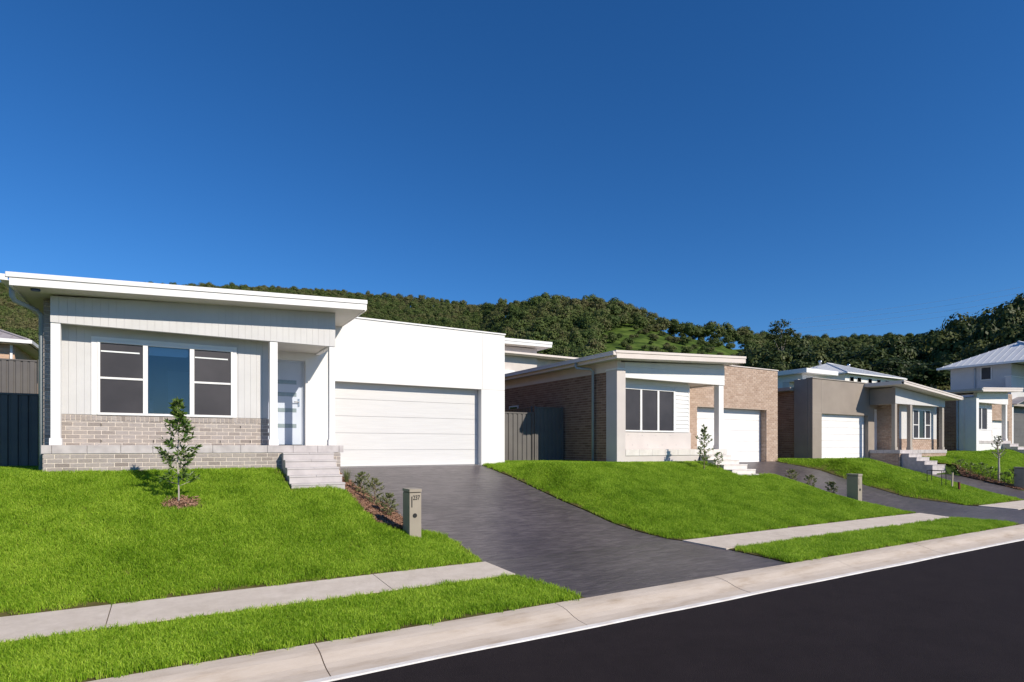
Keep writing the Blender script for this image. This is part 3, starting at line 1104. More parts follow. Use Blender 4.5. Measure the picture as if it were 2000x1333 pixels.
# ---- house 1 -----------------------------------------------------------------
def house_1():
    h = empty('house', (3.2, 14.8, 1.7), 'white rendered house with grey cladding, grey brick base and wide white garage door', 'house', 'single-storey houses along the street')
    ffl = 2.27
    # porch platform
    pb = MB().box(-2.06, 3.583, 14.196, 16.1, 1.2, 2.10).build('brick_base', mortar_cream, h)
    cells = [c for c in brick_cells(-2.075, 3.598, 1.665, 2.095, phase=0.19) if not (c[0] > 2.26 and c[1] < 3.36)]
    brick_objects(cells, 14.19, brick_grey, pb)
    ps = MB().box(-2.09, 3.615, 14.2, 16.1, 2.105, ffl - 0.03).build('porch_slab', paver_grey, h)
    x = -2.10
    wid = [0.165] + [0.60] * 9 + [0.15]
    wid = [0.165, 0.555, 0.555, 0.555, 0.555, 0.555, 0.555, 0.555, 0.555, 0.555, 0.50, 0.11]
    for w in wid:
        bx('paver', paver_grey, ps, x + 0.003, x + w - 0.003, 14.175, 14.60, 2.103, ffl, 0.004)
        x += w
    x = -2.10
    for w in wid:
        bx('paver', paver_grey, ps, x + 0.003, x + w - 0.003, 14.606, 16.1, ffl - 0.03, ffl - 0.0005, 0.003)
        x += w
    # front wall: lower brick, soldier course, boards, window
    fw = MB().box(-2.135, 2.055, 14.806, 14.95, ffl, 2.90).build('brick_wall', mortar_cream, h)
    cells = brick_cells(-1.88, 2.07, ffl - 0.03, 2.785, phase=0.09)
    brick_objects(cells, 14.80, brick_grey, fw)
    brick_objects(brick_cells(-1.88, 2.07, 2.79, 2.905, soldier=True), 14.795, brick_grey, fw, depth=0.06)
    for (wx, wz) in [(-1.20, 2.70), (-.04, 2.70), (1.45, 2.70), (-1.2, 2.355), (-.27, 2.355), (1.03, 2.355), (1.66, 2.355)]:
        bx('weep_hole', black, fw, wx - 0.006, wx + 0.006, 14.788, 14.80, wz - 0.028, wz + 0.028)
    bc = MB().box(-2.135, -1.90, 14.806, 14.95, 2.90, 5.2).build('brick_wall', mortar_cream, h)
    brick_objects(brick_cells(-2.15, -1.885, ffl - 0.03, 5.2, phase=0.12), 14.80, brick_grey, bc)
    zs = lambda x: 5.206 + (5.563 - 5.206) * (x + 1.987) / 5.514
    up = MB().slope(-1.90, -1.37, 14.825, 14.95, 2.91, 2.91, 5.2, 5.23).slope(1.36, 2.06, 14.825, 14.95, 2.91, 2.91, 5.4, 5.45).slope(-1.369, 1.359, 14.825, 14.95, 4.52, 4.52, 5.22, 5.4).build('clad_wall', clad_grey, h)
    vboards(up, -1.88, 2.06, 14.812, lambda x: 2.91, lambda x: zs(x) - 0.05, clad_grey, holes=[(-1.36, 1.36, 2.0, 4.53)])
    # architrave
    ar = MB().box(-1.37, 1.37, 14.79, 14.812, 4.475, 4.54).box(-1.37, -1.27, 14.79, 14.812, 2.906, 4.473).box(1.30, 1.37, 14.79, 14.812, 2.906, 4.473)
    ar.build('architrave', white_trim, h, 0.003)
    window(h, -1.268, 1.298, 2.906, 4.472, 14.83, [-0.418, 0.464], white_trim, ['sash', 'fixed', 'sash'], 3.685)
    # beam and porch ceiling
    bm_ = MB().slope(-1.975, 3.515, 14.415, 14.58, 4.70, 4.70, zs(-1.975) - 0.01, zs(3.515) - 0.01).build('beam', clad_grey, h)
    vboards(bm_, -1.987, 3.527, 14.40, lambda x: 4.69, lambda x: zs(x), clad_grey)
    MB().slope(3.41, 3.515, 14.581, 16.1, 4.70, 4.70, zs(3.41) - .01, zs(3.515) - .01).build('beam_return', white_render, h)
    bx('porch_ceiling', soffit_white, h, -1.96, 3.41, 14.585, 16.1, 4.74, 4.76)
    post(h, -1.987, -1.83, 14.42, 14.57, ffl, 4.69, white_trim)
    post(h, 2.035, 2.205, 14.42, 14.57, ffl, 4.69, white_trim)
    post(h, 3.385, 3.525, 14.42, 14.57, ffl, 4.69, white_trim)
    # recess: side wall, door wall
    bx('recess_wall', clad_grey, h, 1.95, 2.055, 14.951, 16.1, ffl, 5.3)
    dw = MB().box(3.16, 3.82, 16.1, 16.42, 1.5, 5.815).box(2.06, 3.159, 16.1, 16.42, 4.53, 5.6).box(2.06, 2.16, 16.1, 16.42, 1.5, 4.529)
    dw.build('door_wall', white_render, h)
    d = bx('front_door', door_blue, h, 2.20, 3.10, 16.25, 16.29, 2.29, 4.485, 0.004)
    m = MB().box(3.101, 3.159, 16.22, 16.32, 2.272, 4.529).box(2.161, 3.101, 16.22, 16.32, 4.486, 4.529)
    m.build('door_frame', door_blue, d, 0.004)
    for z in (2.74, 3.155, 3.575, 3.90):
        bx('glass_panel', frost_glass, d, 2.34, 2.955, 16.243, 16.251, z, z + 0.105, 0.002)
    hd = bx('handle_plate', steel, d, 2.99, 3.03, 16.233, 16.25, 3.31, 3.52, 0.004)
    MB().tube([(3.01, 16.24, 3.43), (3.01, 16.19, 3.43), (2.88, 16.187, 3.43)], 0.013, 10).build('door_handle', steel, d)
    bx('door_mat', black, h, 2.45, 3.05, 15.75, 16.1, ffl, ffl + 0.012)
    # garage
    gw = MB().box(3.821, 9.29, 16.115, 16.42, 4.05, 5.80).box(8.47, 9.29, 16.115, 16.42, 1.3, 4.05).build('garage_wall', white_render, h)
    bx('render_panel', white_render, gw, 3.823, 8.488, 16.1, 16.115, 4.036, 5.815, 0.003)
    bx('render_panel', white_render, gw, 8.492, 9.303, 16.1, 16.115, 4.038, 5.815, 0.003)
    bx('render_panel', white_render, gw, 8.457, 9.303, 16.1, 16.115, 1.3, 4.034, 0.003)
    bx('parapet_cap', white_trim, gw, 3.55, 9.33, 16.07, 16.5, 5.817, 5.86, 0.005)
    garage_door(h, 3.825, 8.465, 1.667, 4.06, 16.36, 5)
    bx('threshold', grey_trim, h, 3.82, 8.455, 16.12, 16.42, 1.45, 1.666)
    # shell
    sh = MB().box(-2.13, -2.0, 14.951, YB, 1.3, 5.2).box(9.14, 9.29, 16.43, YB, 1.3, 5.7).box(-2.13, 9.29, YB, YB + 0.15, 1.3, 5.0).box(2.06, 2.2, 16.43, 18.5, 1.3, 5.2)
    sh.build('side_wall', brick_tex_dark, h)
    bx('garage_roof', roof_white, h, 3.61, 9.13, 16.5, YB, 5.45, 5.51)
    rm = MB().box(-2.0, 1.93, 16.55, 16.65, ffl, 5.0).box(-2.0, 2.05, 14.96, 18.3, ffl - 0.05, ffl).box(-1.99, -1.93, 14.96, 18.3, ffl, 5.0).box(1.88, 1.94, 14.96, 18.3, ffl, 5.0)
    rm.build('room_wall', room_paint, h)
    bx('room_door', door_blue, h, 0.0, 0.45, 16.50, 16.545, ffl, 4.1, .004)
    bx('wall_frame', blind_white, h, -0.62, -0.3, 16.52, 16.545, 2.95, 3.35, .004)
    r = skillion(h, -2.55, 4.14, 13.8, YB, 5.441, 5.776, white_trim, white_trim)
    # soffit lamp
    m = MB()
    n = 18
    m.v = [(-2.16 + 0.075 * math.cos(2 * math.pi * i / n), 14.06 + 0.075 * math.sin(2 * math.pi * i / n), z) for z in (5.20, 5.235) for i in range(n)]
    m.f = [tuple(range(n))[::-1]] + [(i, (i + 1) % n, n + (i + 1) % n, n + i) for i in range(n)]
    m.build('soffit_lamp', lamp_blue, r)
    m = MB().tube([(-2.53, 14.22, 5.28), (-2.53, 14.22, 5.09), (-2.50, 14.28, 5.02), (-2.27, 14.84, 4.98), (-2.20, 14.93, 4.90), (-2.20, 14.94, 1.62)], 0.045, 12)
    m.build('downpipe', pipe_grey, h, smooth=True)
    steps(h, 2.25, 3.375, 14.175, 5, 0.252, 2.103, 0.164, 1.25, step_grey)


house_1()


# ---- house 2 -----------------------------------------------------------------
def house_2():
    h = empty('house', (17.4, 14.9, 1.6), 'tan brick house with cream roof edge, white weatherboards and white garage door', 'house', 'single-storey houses along the street')
    ffl = 2.14
    # pier
    bx('render_pier', beige_render, h, 12.528, 12.90, 14.4, 14.94, 1.4, 4.745, 0.006)
    bx('pier_cap', white_trim, h, 12.515, 12.915, 14.385, 14.955, 4.746, 4.80, 0.004)
    bx('base_wall', beige_render, h, 12.901, 16.40, 14.42, 14.9, 1.3, 1.93)
    sl = bx('porch_slab', cream_paver, h, 12.90, 17.86, 14.43, 16.3, 1.931, 2.11)
    x = 12.903
    while x < 17.8:
        w = min(0.6, 17.86 - x)
        bx('paver', cream_paver, sl, x + 0.002, x + w - 0.002, 14.395, 14.9, 1.934, ffl, 0.004)
        x += w
    bx('base_wall', beige_render, h, 17.66, 17.85, 14.42, 16.3, 1.2, 1.93)
    # front wall
    bx('front_wall', beige_render, h, 12.90, 16.56, 14.95, 15.1, 1.9, 2.75, 0.003)
    fwz = MB().box(12.90, 13.20, 14.965, 15.1, 2.751, 5.2).box(15.70, 16.40, 14.965, 15.1, 2.751, 5.3).box(13.2, 15.7, 14.965, 15.1, 4.26, 5.2).build('clad_wall', clad_white, h)
    for k, wx in enumerate((13.5, 14.15, 14.8, 15.5)):
        bx('weep_hole', grey_trim, h, wx - 0.01, wx + 0.01, 14.943, 14.95, 2.62, 2.65)
    for k, wx in enumerate((13.7, 14.4, 15.1, 15.8)):
        bx('weep_hole', grey_trim, h, wx - 0.01, wx + 0.01, 14.943, 14.95, 2.28, 2.31)
    z = 2.755
    while z < 5.0:
        zt = min(z + 0.148, 5.05)
        for (a, b) in (((15.755, 16.41),) if z < 4.25 else ((12.905, 16.41),)):
            m = MB()
            m.hexa([(a, 14.926, z), (b, 14.926, z), (b, 14.964, z), (a, 14.964, z), (a, 14.954, zt), (b, 14.954, zt), (b, 14.964, zt), (a, 14.964, zt)])
            m.build('weatherboard', clad_white, fwz)
        z += 0.148
    bx('corner_board', white_trim, h, 16.412, 16.47, 14.93, 14.985, 2.752, 4.5)
    window(h, 12.95, 15.70, 2.752, 4.255, 14.97, [14.085, 14.90], white_trim, ['screen', 'screen', 'screen'], blind=False)
    bx('architrave', white_trim, h, 15.702, 15.752, 14.93, 14.98, 2.752, 4.30)
    # beam with weatherboards
    zs = lambda x: 4.985 + (5.30 - 4.985) * (x - 12.1) / 6.15
    bm_ = MB().slope(12.93, 17.84, 14.52, 14.68, 4.53, 4.53, zs(12.93) - .01, zs(17.84) - .01).build('beam', clad_white, h)
    z = 4.52
    while z < 5.27:
        zt = min(z + 0.19, 5.3)
        a = 12.918
        # clip the board against the sloped soffit
        if zs(a) < zt:
            a2 = 12.1 + (zt - 4.985) / 0.315 * 6.15
            a2 = min(max(a2, a), 17.84)
        else:
            a2 = a
        if a2 - a > 0.02:
            zl_ = max(z + 0.002, min(zt, zs(a)))
            aa = a if zs(a) > z + .01 else 12.1 + (z + .012 - 4.985) / 0.315 * 6.15
            if a2 > aa + 0.02:
                MB().slope(aa, a2, 14.498, 14.519, z, z, max(z + .004, zs(aa)), zt - 0.003).build('weatherboard', clad_white, bm_)
        if 17.85 - a2 > 0.02:
            MB().box(a2 + 0.001, 17.85, 14.498, 14.519, z, zt - 0.003).build('weatherboard', clad_white, bm_)
        z += 0.19
    MB().slope(12.722, 12.916, 14.44, 14.68, 4.81, 4.81, zs(12.722) - .01, zs(12.916) - .01).build('beam_end', cream_trim, h)
    bx('beam_return', clad_white, h, 17.70, 17.85, 14.681, 16.3, 4.53, 5.26)
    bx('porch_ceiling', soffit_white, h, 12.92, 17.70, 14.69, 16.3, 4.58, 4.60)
    post(h, 17.58, 17.84, 14.53, 14.76, ffl, 4.52, white_trim)
    # garage brick front
    gw = MB().box(16.55, 23.62, 16.307, 16.45, 3.86, 5.63).box(22.85, 23.62, 16.307, 16.45, 1.2, 3.86).box(16.55, 18.41, 16.307, 16.45, 1.2, 3.86).build('brick_wall', mortar_tan, h)
    cells = brick_cells(16.55, 23.637, 1.40, 5.635, holes=[(18.425, 22.837, 1.0, 3.852)], phase=0.07)
    vis = [c for c in cells if c[1] > 17.85 and (c[0] > 19.4 or c[2] < 4.7)]
    vis.sort(key=lambda c: c[0])
    brick_objects(vis[:298], 16.30, brick_tan, gw)
    seen = set(map(tuple, vis[:298]))
    brick_mass([c for c in cells if tuple(c) not in seen], 16.30, brick_tan, gw)
    rv = MB().box(22.852, 22.95, 16.451, 16.72, 1.2, 3.85).build('reveal', mortar_tan, h)
    brick_mass(brick_cells(16.352, 16.72, 1.40, 3.852), 22.838, brick_tan, rv, axis='y', depth=0.014)
    bx('lintel', taupe_trim, h, 18.415, 22.84, 16.33, 16.72, 3.862, 3.88)
    bx('parapet_cap', cream_trim, h, 16.6, 23.67, 16.27, 16.52, 5.637, 5.68, 0.004)
    garage_door(h, 18.42, 22.835, 1.546, 3.862, 16.60, 5, white_trim)
    bx('threshold', grey_trim, h, 18.4, 22.83, 16.32, 16.66, 1.35, 1.545)
    # left side wall in brick
    sw = MB().box(12.585, 12.72, 14.945, YB, 1.3, 4.72).build('side_wall', mortar_tan, h)
    brick_mass(brick_cells(14.945, YB, 1.45, 4.72, phase=0.1), 12.57, brick_brown, sw, axis='y')
    bx('frieze', cream_trim, h, 12.56, 12.72, 14.42, YB, 4.81, 5.05)
    bx('frieze_board', cream_trim, h, 12.55, 12.72, 14.945, YB, 4.72, 4.809)
    sh = MB().box(23.48, 23.62, 16.73, YB, 1.3, 5.4).box(12.6, 23.6, YB, YB + .15, 1.3, 5.0).box(16.42, 16.55, 15.101, 18.6, 1.3, 5.0)
    sh.build('rear_wall', brick_tex_dark, h)
    bx('garage_roof', roof_white, h, 16.6, 23.47, 16.53, YB, 5.2, 5.26)
    rm = MB().box(12.73, 16.4, 18.4, 18.5, ffl, 5.0).box(12.73, 16.4, 15.11, 18.4, ffl - .05, ffl).box(12.73, 12.78, 15.11, 18.4, ffl, 4.9).box(16.3, 16.4, 15.11, 18.4, ffl, 5)
    rm.build('room_wall', room_paint, h)
    skillion(h, 12.04, 18.29, 13.9, YB, 5.262, 5.55, cream_trim, cream_trim, cap=0.085, fas=0.16)
    m = MB().tube([(12.03, 15.95, 5.12), (12.03, 15.95, 4.98), (12.05, 15.93, 4.93), (12.40, 15.60, 4.88), (12.48, 15.58, 4.80), (12.48, 15.58, 1.6)], 0.045, 12)
    m.build('downpipe', pipe_grey, h, smooth=True)
    wv = bx('vent_window', white_trim, h, 12.53, 12.575, 20.6, 21.3, 3.45, 3.95)
    bx('pane', glass_screen, wv, 12.52, 12.529, 20.66, 21.24, 3.5, 3.9)
    steps(h, 16.42, 17.66, 14.39, 5, 0.34, 1.93, 0.16, 1.15, cream_paver)


house_2()


# ---- house 3 (mirrored, taupe) -------------------------------------------------
def house_3():
    h = empty('house', (30.3, 15.2, 1.5), 'taupe rendered house with white garage door and corner porch at its right', 'house', 'single-storey houses along the street')
    ffl = 2.07
    gw = MB().box(25.314, 30.55, 15.7, 15.95, 3.77, 5.36).box(25.314, 26.03, 15.7, 15.95, 1.2, 3.77).box(29.99, 30.55, 15.7, 15.95, 1.2, 3.77)
    gw = gw.build('garage_wall', taupe_render, h)
    bx('blade_wall', taupe_render, h, 25.30, 25.46, 15.951, 16.6, 1.2, 5.36)
    bx('parapet_cap', taupe_trim, gw, 25.27, 30.55, 15.66, 16.0, 5.361, 5.40, 0.004)
    bx('shadow_joint', taupe_trim, gw, 26.02, 26.04, 15.694, 15.70, 3.80, 5.36)
    bx('shadow_joint', taupe_trim, gw, 25.32, 26.02, 15.694, 15.70, 3.775, 3.79)
    garage_door(h, 26.03, 29.99, 1.56, 3.775, 15.90, 7, white_trim)
    bx('threshold', grey_trim, h, 26.0, 30.0, 15.7, 15.94, 1.3, 1.559)
    # side wall
    sw = MB().box(25.435, 25.55, 16.6, YB + 3, 1.2, 4.85).build('side_wall', mortar_tan, h)
    brick_mass(brick_cells(16.6, 22, 1.4, 4.85), 25.42, brick_brown, sw, axis='y')
    bx('side_gutter', taupe_trim, h, 25.02, 25.44, 16.62, YB + 3, 4.86, 5.02, 0.004)
    # porch
    pb = MB().box(30.098, 34.75, 14.325, 15.69, 1.1, 1.90).build('brick_base', mortar_tan, h)
    brick_mass(brick_cells(30.083, 34.766, 1.30, 1.895), 14.31, brick_tan, pb)
    brick_mass(brick_cells(14.37, 15.69, 1.30, 1.895), 30.083, brick_tan, pb, axis='y', depth=0.012)
    ps = bx('porch_slab', paver_grey, h, 30.07, 34.77, 14.30, 15.69, 1.901, ffl - .03)
    for i in range(8):
        bx('paver', paver_grey, ps, 30.055 + i * .59 + .002, 30.055 + (i + 1) * .59 - .002, 14.28, 15.0, 1.903, ffl, 0.004)
    for i in range(2):
        bx('paver', paver_grey, ps, 30.055, 30.5, 15.004 + i * .345, 15.345 + i * .345 - .004, 1.903, ffl, 0.004)
    # room block behind the porch: left face brick, front with window
    rb = MB().box(31.4, 31.5, 15.0, 16.6, ffl, 4.6).build('brick_wall', mortar_tan, h)
    brick_mass(brick_cells(14.95, 16.6, ffl, 4.6), 31.385, brick_tan, rb, axis='y', depth=0.014)
    bx('front_door', white_trim, h, 30.56, 31.38, 16.0, 16.05, ffl, 4.15, 0.004)
    bx('door_wall', taupe_render, h, 30.551, 31.38, 15.96, 15.99, 4.16, 5.0)
    lw = MB().box(31.4, 35.28, 14.965, 15.1, ffl, 2.62).build('brick_wall', mortar_tan, h)
    brick_mass(brick_cells(31.385, 35.287, ffl, 2.62), 14.95, brick_tan, lw)
    uw = MB().box(31.4, 32.70, 14.965, 15.1, 2.621, 5.0).box(34.55, 35.28, 14.965, 15.1, 2.621, 4.8).box(32.70, 34.55, 14.965, 15.1, 4.15, 4.9)
    uw.build('clad_wall', clad_grey, h)
    window(h, 32.71, 34.54, 2.63, 4.145, 14.97, [33.30, 33.98], white_trim, ['sash', 'fixed', 'sash'], 3.35, blind=False)
    zs = lambda x: 5.14 + (4.66 - 5.14) * (x - 29.87) / 5.69
    bm_ = MB().slope(30.10, 35.11, 14.50, 14.66, 4.31, 4.31, zs(30.1) - .01, zs(35.11) - .01).build('beam', clad_grey, h)
    bx('beam_cladding', taupe_render, bm_, 30.08, 30.10, 14.50, 15.69, 4.30, 5.08)
    MB().box(30.1, 30.25, 14.661, 15.69, 4.31, 5.06).build('beam_return', taupe_render, h)
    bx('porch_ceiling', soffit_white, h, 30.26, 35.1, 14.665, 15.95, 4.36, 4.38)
    for px in (30.10, 31.55, 34.85):
        post(h, px, px + .2, 14.52, 14.68, ffl, 4.305, taupe_trim)
    bx('room_side', brick_tex_dark, h, 35.15, 35.28, 15.1, YB, 1.3, 4.5)
    rm = MB().box(31.5, 35.1, 18.4, 18.5, ffl, 4.6).box(31.5, 35.1, 15.11, 18.4, ffl - .05, ffl)
    rm.build('room_wall', room_paint, h)
    bx('rear_wall', brick_tex_dark, h, 25.5, 35.2, YB + 3, YB + 3.15, 1.3, 4.5)
    bx('garage_roof', roof_white, h, 25.45, 30.5, 16.05, YB, 4.95, 5.0)
    skillion(h, 29.6, 35.58, 13.9, YB, 5.35, 4.83, cream_trim, taupe_trim, name_mat=taupe_trim, cap=0.07, fas=0.11, low='right')
    steps(h, 30.2, 31.42, 14.29, 4, 0.33, 1.90, 0.17, 1.05, paver_grey)


house_3()


# ---- house 4 -----------------------------------------------------------------
def house_4():
    h = empty('house', (42.5, 15, 2.0), 'far tan brick house with white porch, white beam and slim post', 'house', 'single-storey houses along the street')
    f = 2.57
    bx('render_pier', clad_white, h, 38.5, 38.82, 14.4, 14.94, 1.6, 4.97, 0.005)
    bx('base_wall', clad_white, h, 38.821, 42.0, 14.42, 14.9, 1.6, 2.40)
    bx('porch_slab', paver_grey, h, 38.82, 43.1, 14.4, 15.4, 2.401, f, 0.004)
    bx('front_wall', clad_white, h, 38.82, 42.0, 14.95, 15.1, 2.571, 3.2)
    bx('clad_wall', clad_white, h, 41.35, 42.0, 14.95, 15.1, 3.201, 5.0)
    bx('clad_wall', clad_white, h, 38.82, 41.349, 14.95, 15.1, 4.51, 5.0)
    for i in range(12):
        z = 3.2 + i * 0.15
        MB().hexa([(41.4, 14.93, z), (42.0, 14.93, z), (42.0, 14.949, z), (41.4, 14.949, z), (41.4, 14.945, z + .148), (42, 14.945, z + .148), (42, 14.949, z + .148), (41.4, 14.949, z + .148)]).build('weatherboard', clad_white, h)
    window(h, 38.85, 41.345, 3.201, 4.505, 14.97, [40.6], white_trim, ['screen', 'screen'], blind=False)
    zs = lambda x: 5.216 + .25 * (x - 37.9) / 5.4
    MB().slope(38.83, 42.97, 14.5, 14.66, 4.72, 4.72, zs(38.83), zs(42.97)).build('beam', clad_white, h)
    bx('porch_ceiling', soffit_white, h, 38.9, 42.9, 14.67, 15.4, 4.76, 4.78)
    post(h, 42.70, 42.92, 14.52, 14.72, f, 4.715, white_trim)
    m = MB().box(42.0, 43.33, 15.415, 15.55, 1.6, 5.55).box(43.33, 46.26, 15.415, 15.55, 3.87, 5.55).box(45.72, 46.26, 15.415, 15.55, 1.6, 3.87)
    gw = m.build('brick_wall', mortar_tan, h)
    brick_mass(brick_cells(42.0, 46.26, 1.7, 5.55, holes=[(43.34, 45.71, 1.0, 3.865)]), 15.4, brick_tan, gw)
    garage_door(h, 43.34, 45.71, 1.9, 3.865, 15.6, 4, white_trim)
    bx('threshold', grey_trim, h, 43.3, 45.75, 15.42, 15.66, 1.5, 1.899)
    sw = MB().box(38.565, 38.7, 14.945, YB, 1.5, 5.0).build('side_wall', mortar_tan, h)
    brick_mass(brick_cells(15.25, YB, 1.6, 5.0), 38.55, brick_brown, sw, axis='y')
    bx('corner_strip', clad_white, h, 38.53, 38.564, 14.945, 15.25, 1.6, 5.0)
    m = MB().box(38.7, 46.2, YB, YB + .15, 1.6, 5).box(46.1, 46.25, 15.56, YB, 1.6, 5.3).box(38.71, 42, 18, 18.1, f, 5)
    m.build('rear_wall', brick_tex_dark, h)
    bx('garage_roof', roof_white, h, 42.0, 46.1, 15.56, YB, 5.2, 5.25)
    skillion(h, 37.95, 43.3, 13.9, YB, 5.44, 5.69, cream_trim, grey_trim, cap=0.08, fas=0.14)
    m = MB().tube([(38.46, 15.3, 5.1), (38.46, 15.3, 1.8)], 0.045, 10).build('downpipe', pipe_grey, h)
    steps(h, 41.85, 43.05, 14.395, 4, 0.36, 2.40, 0.17, 1.4, paver_grey)


house_4()


# ---- house 5: two storeys -----------------------------------------------------
def hip_roof(parent, x0, x1, y0, y1, z, rise, mat, trim, name='roof'):
    """hip roof with standing ribs"""
    w, d = x1 - x0, y1 - y0
    if w < d:
        r0, r1 = ((x0 + x1) / 2, y0 + w / 2, z + rise), ((x0 + x1) / 2, y1 - w / 2, z + rise)
    else:
        r0, r1 = (x0 + d / 2, (y0 + y1) / 2, z + rise), (x1 - d / 2, (y0 + y1) / 2, z + rise)
    m = MB()
    m.v = [(x0, y0, z), (x1, y0, z), (x1, y1, z), (x0, y1, z), r0, r1]
    m.f = [(0, 1, 4), (1, 2, 5, 4), (2, 3, 5), (3, 0, 4, 5), (3, 2, 1, 0)] if w < d else [(0, 1, 5, 4), (1, 2, 5), (2, 3, 4, 5), (3, 0, 4), (3, 2, 1, 0)]
    ro = m.build(name, mat, parent)
    # ribs on the faces towards -x and -y
    rb = MB()

    def top(x, y):
        return z + rise * min(1, 2 * min(x - x0, x1 - x, y - y0, y1 - y) / min(w, d))
    k = 0.4
    yy = y0 + k
    while yy < y1 - 0.1:
        e = min(min(w, d) / 2, yy - y0, y1 - yy)
        a, b = Vector((x0, yy, z + .02)), Vector((x0 + e, yy, z + rise * 2 * e / min(w, d) + .02))
        rb.tube([a, b], 0.012, 4, False)
        yy += k
    xx = x0 + k
    while xx < x1 - 0.1:
        e = min(min(w, d) / 2, xx - x0, x1 - xx)
        a, b = Vector((xx, y0, z + .02)), Vector((xx, y0 + e, z + rise * 2 * e / min(w, d) + .02))
        rb.tube([a, b], 0.012, 4, False)
        xx += k
    rb.build('roof_rib', mat, ro)
    m = MB().box(x0 - .1, x0, y0 - .1, y1, z - .12, z + .02).box(x0, x1, y0 - .1, y0, z - .12, z + .02).box(x1, x1 + .1, y0 - .1, y1, z - .12, z + .02)
    m.build('gutter', trim, ro)
    c = MB()
    a, b = Vector(r0), Vector(r1)
    c.tube([a + Vector((0, 0, .03)), b + Vector((0, 0, .03))], .06, 6)
    for q in ((x0, y0, z), (x1, y0, z)):
        c.tube([Vector(q) + Vector((0, 0, .03)), a + Vector((0, 0, .03))] if (w < d or q[0] == x0) else [Vector(q) + Vector((0, 0, .03)), b + Vector((0, 0, .03))], .05, 6)
    c.build('ridge_cap', mat, ro)
    return ro


def roof_vent(parent, x, y, z, mat):
    m = MB().tube([(x, y, z - .2), (x, y, z + .15), (x, y, z + .18), (x, y, z + .28), (x, y, z + .40), (x, y, z + .48)], [.14, .14, .2, .25, .21, .05], 12)
    return m.build('roof_vent', mat, parent, smooth=True)


def house_5():
    h = empty('house', (50, 17, 2.3), 'white two-storey house with hipped grey roof at the right edge', 'house')
    bx('garage_wall', clad_grey, h, 47.9, 54, 16.0, 16.3, 5.36, 6.88, 0.005)
    bx('garage_pier', clad_white, h, 47.9, 48.28, 16.0, 16.3, 1.8, 5.359, 0.004)
    garage_door(h, 48.29, 53.5, 1.9, 5.0, 16.9, 6, fence_dark)
    bx('lintel', taupe_trim, h, 48.29, 53.6, 16.31, 16.9, 5.0, 5.36)
    bx('parapet_cap', white_trim, h, 47.86, 54, 15.96, 16.35, 6.881, 6.92)
    bx('lower_wall', brick_tex_dark, h, 49.0, 58, 17.0, 22.2, 1.6, 5.5)
    up = bx('upper_wall', clad_grey, h, 49.02, 58, 16.35, 19.9, 5.501, 7.85)
    for i in range(14):
        z = 5.52 + i * 0.167
        bx('weatherboard', clad_grey, up, 48.99, 49.019, 16.36, 19.88, z, z + 0.16)
    w = bx('window', white_trim, h, 48.93, 48.989, 17.42, 18.06, 6.85, 7.78, 0.004)
    bx('pane', glass_screen, w, 48.915, 48.929, 17.48, 18.0, 6.91, 7.72)
    bx('flyscreen', screen_mesh, w, 48.908, 48.912, 17.48, 18.0, 6.91, 7.72)
    bx('downpipe', pipe_grey, h, 48.90, 48.98, 18.35, 18.43, 5.6, 7.75)
    r = hip_roof(h, 48.4, 60, 13.4, 20.5, 7.92, 1.75, roof_white, white_trim)
    roof_vent(r, 51.6, 16.2, 9.45, steel)
    MB().slope(46.4, 48.9, 15.2, 21.5, 4.9, 5.5, 4.95, 5.55).build('lower_roof', roof_grey, h)


house_5()


# ---- houses on the rise behind ---------------------------------------------------
def back_skillion(x0, x1, y, z, label, drop=0.95, ext=3.4, low_l=0.0):
    h = empty('house', ((x0 + x1) / 2, y + 4, terrain(x0, y) - .2), label, 'house', 'houses on the rise behind')
    zg = terrain(x0, y) - 1.0
    r = MB().slope(x0, x1, y, y + 8, z - .42, z - .30, z - .05, z + .07).build('roof', white_trim, h)
    MB().slope(x0 - .02, x1 + .03, y - .04, y + 0.0, z - .2, z - .08, z, z + .12).build('barge_capping', white_trim, r, .006)
    bx('upper_wall', beige_render, h, x0 + .6, x1 - .9, y + .8, y + 8, zg, z - .40)
    lo = z - drop
    l = MB().box(x0, x1 + ext, y + 0.1, y + .75, lo - .16, lo).build('lower_roof', cream_trim, h)
    MB().box(x0, x1 + ext, y - .05, y + .09, lo - .12, lo + .03).build('gutter', cream_trim, l, .006)
    MB().tube([(x0 + 1.6, y + .1, lo + .0), (x0 + 1.6, y + .1, lo - .3), (x0 + 1.2, y + .7, lo - .5)], .05, 8).build('downpipe', cream_trim, l)
    bx('soffit', beige_render, l, x0, x1 + ext, y + .76, y + 1.4, lo - .14, lo - .1)
    bx('lower_wall', beige_render, h, x0, x1 + ext - .6, y + 1.2, y + 7, zg, lo - .165)
    bx('wall_panel', white_trim, h, x0, x0 + (x1 - x0) * .62, y + .5, y + 1.19, zg, lo - 1.35)
    return h


back_skillion(18.0, 26.3, 38.0, 10.42, 'cream flat-roofed house behind the gap between white house and tan brick house')


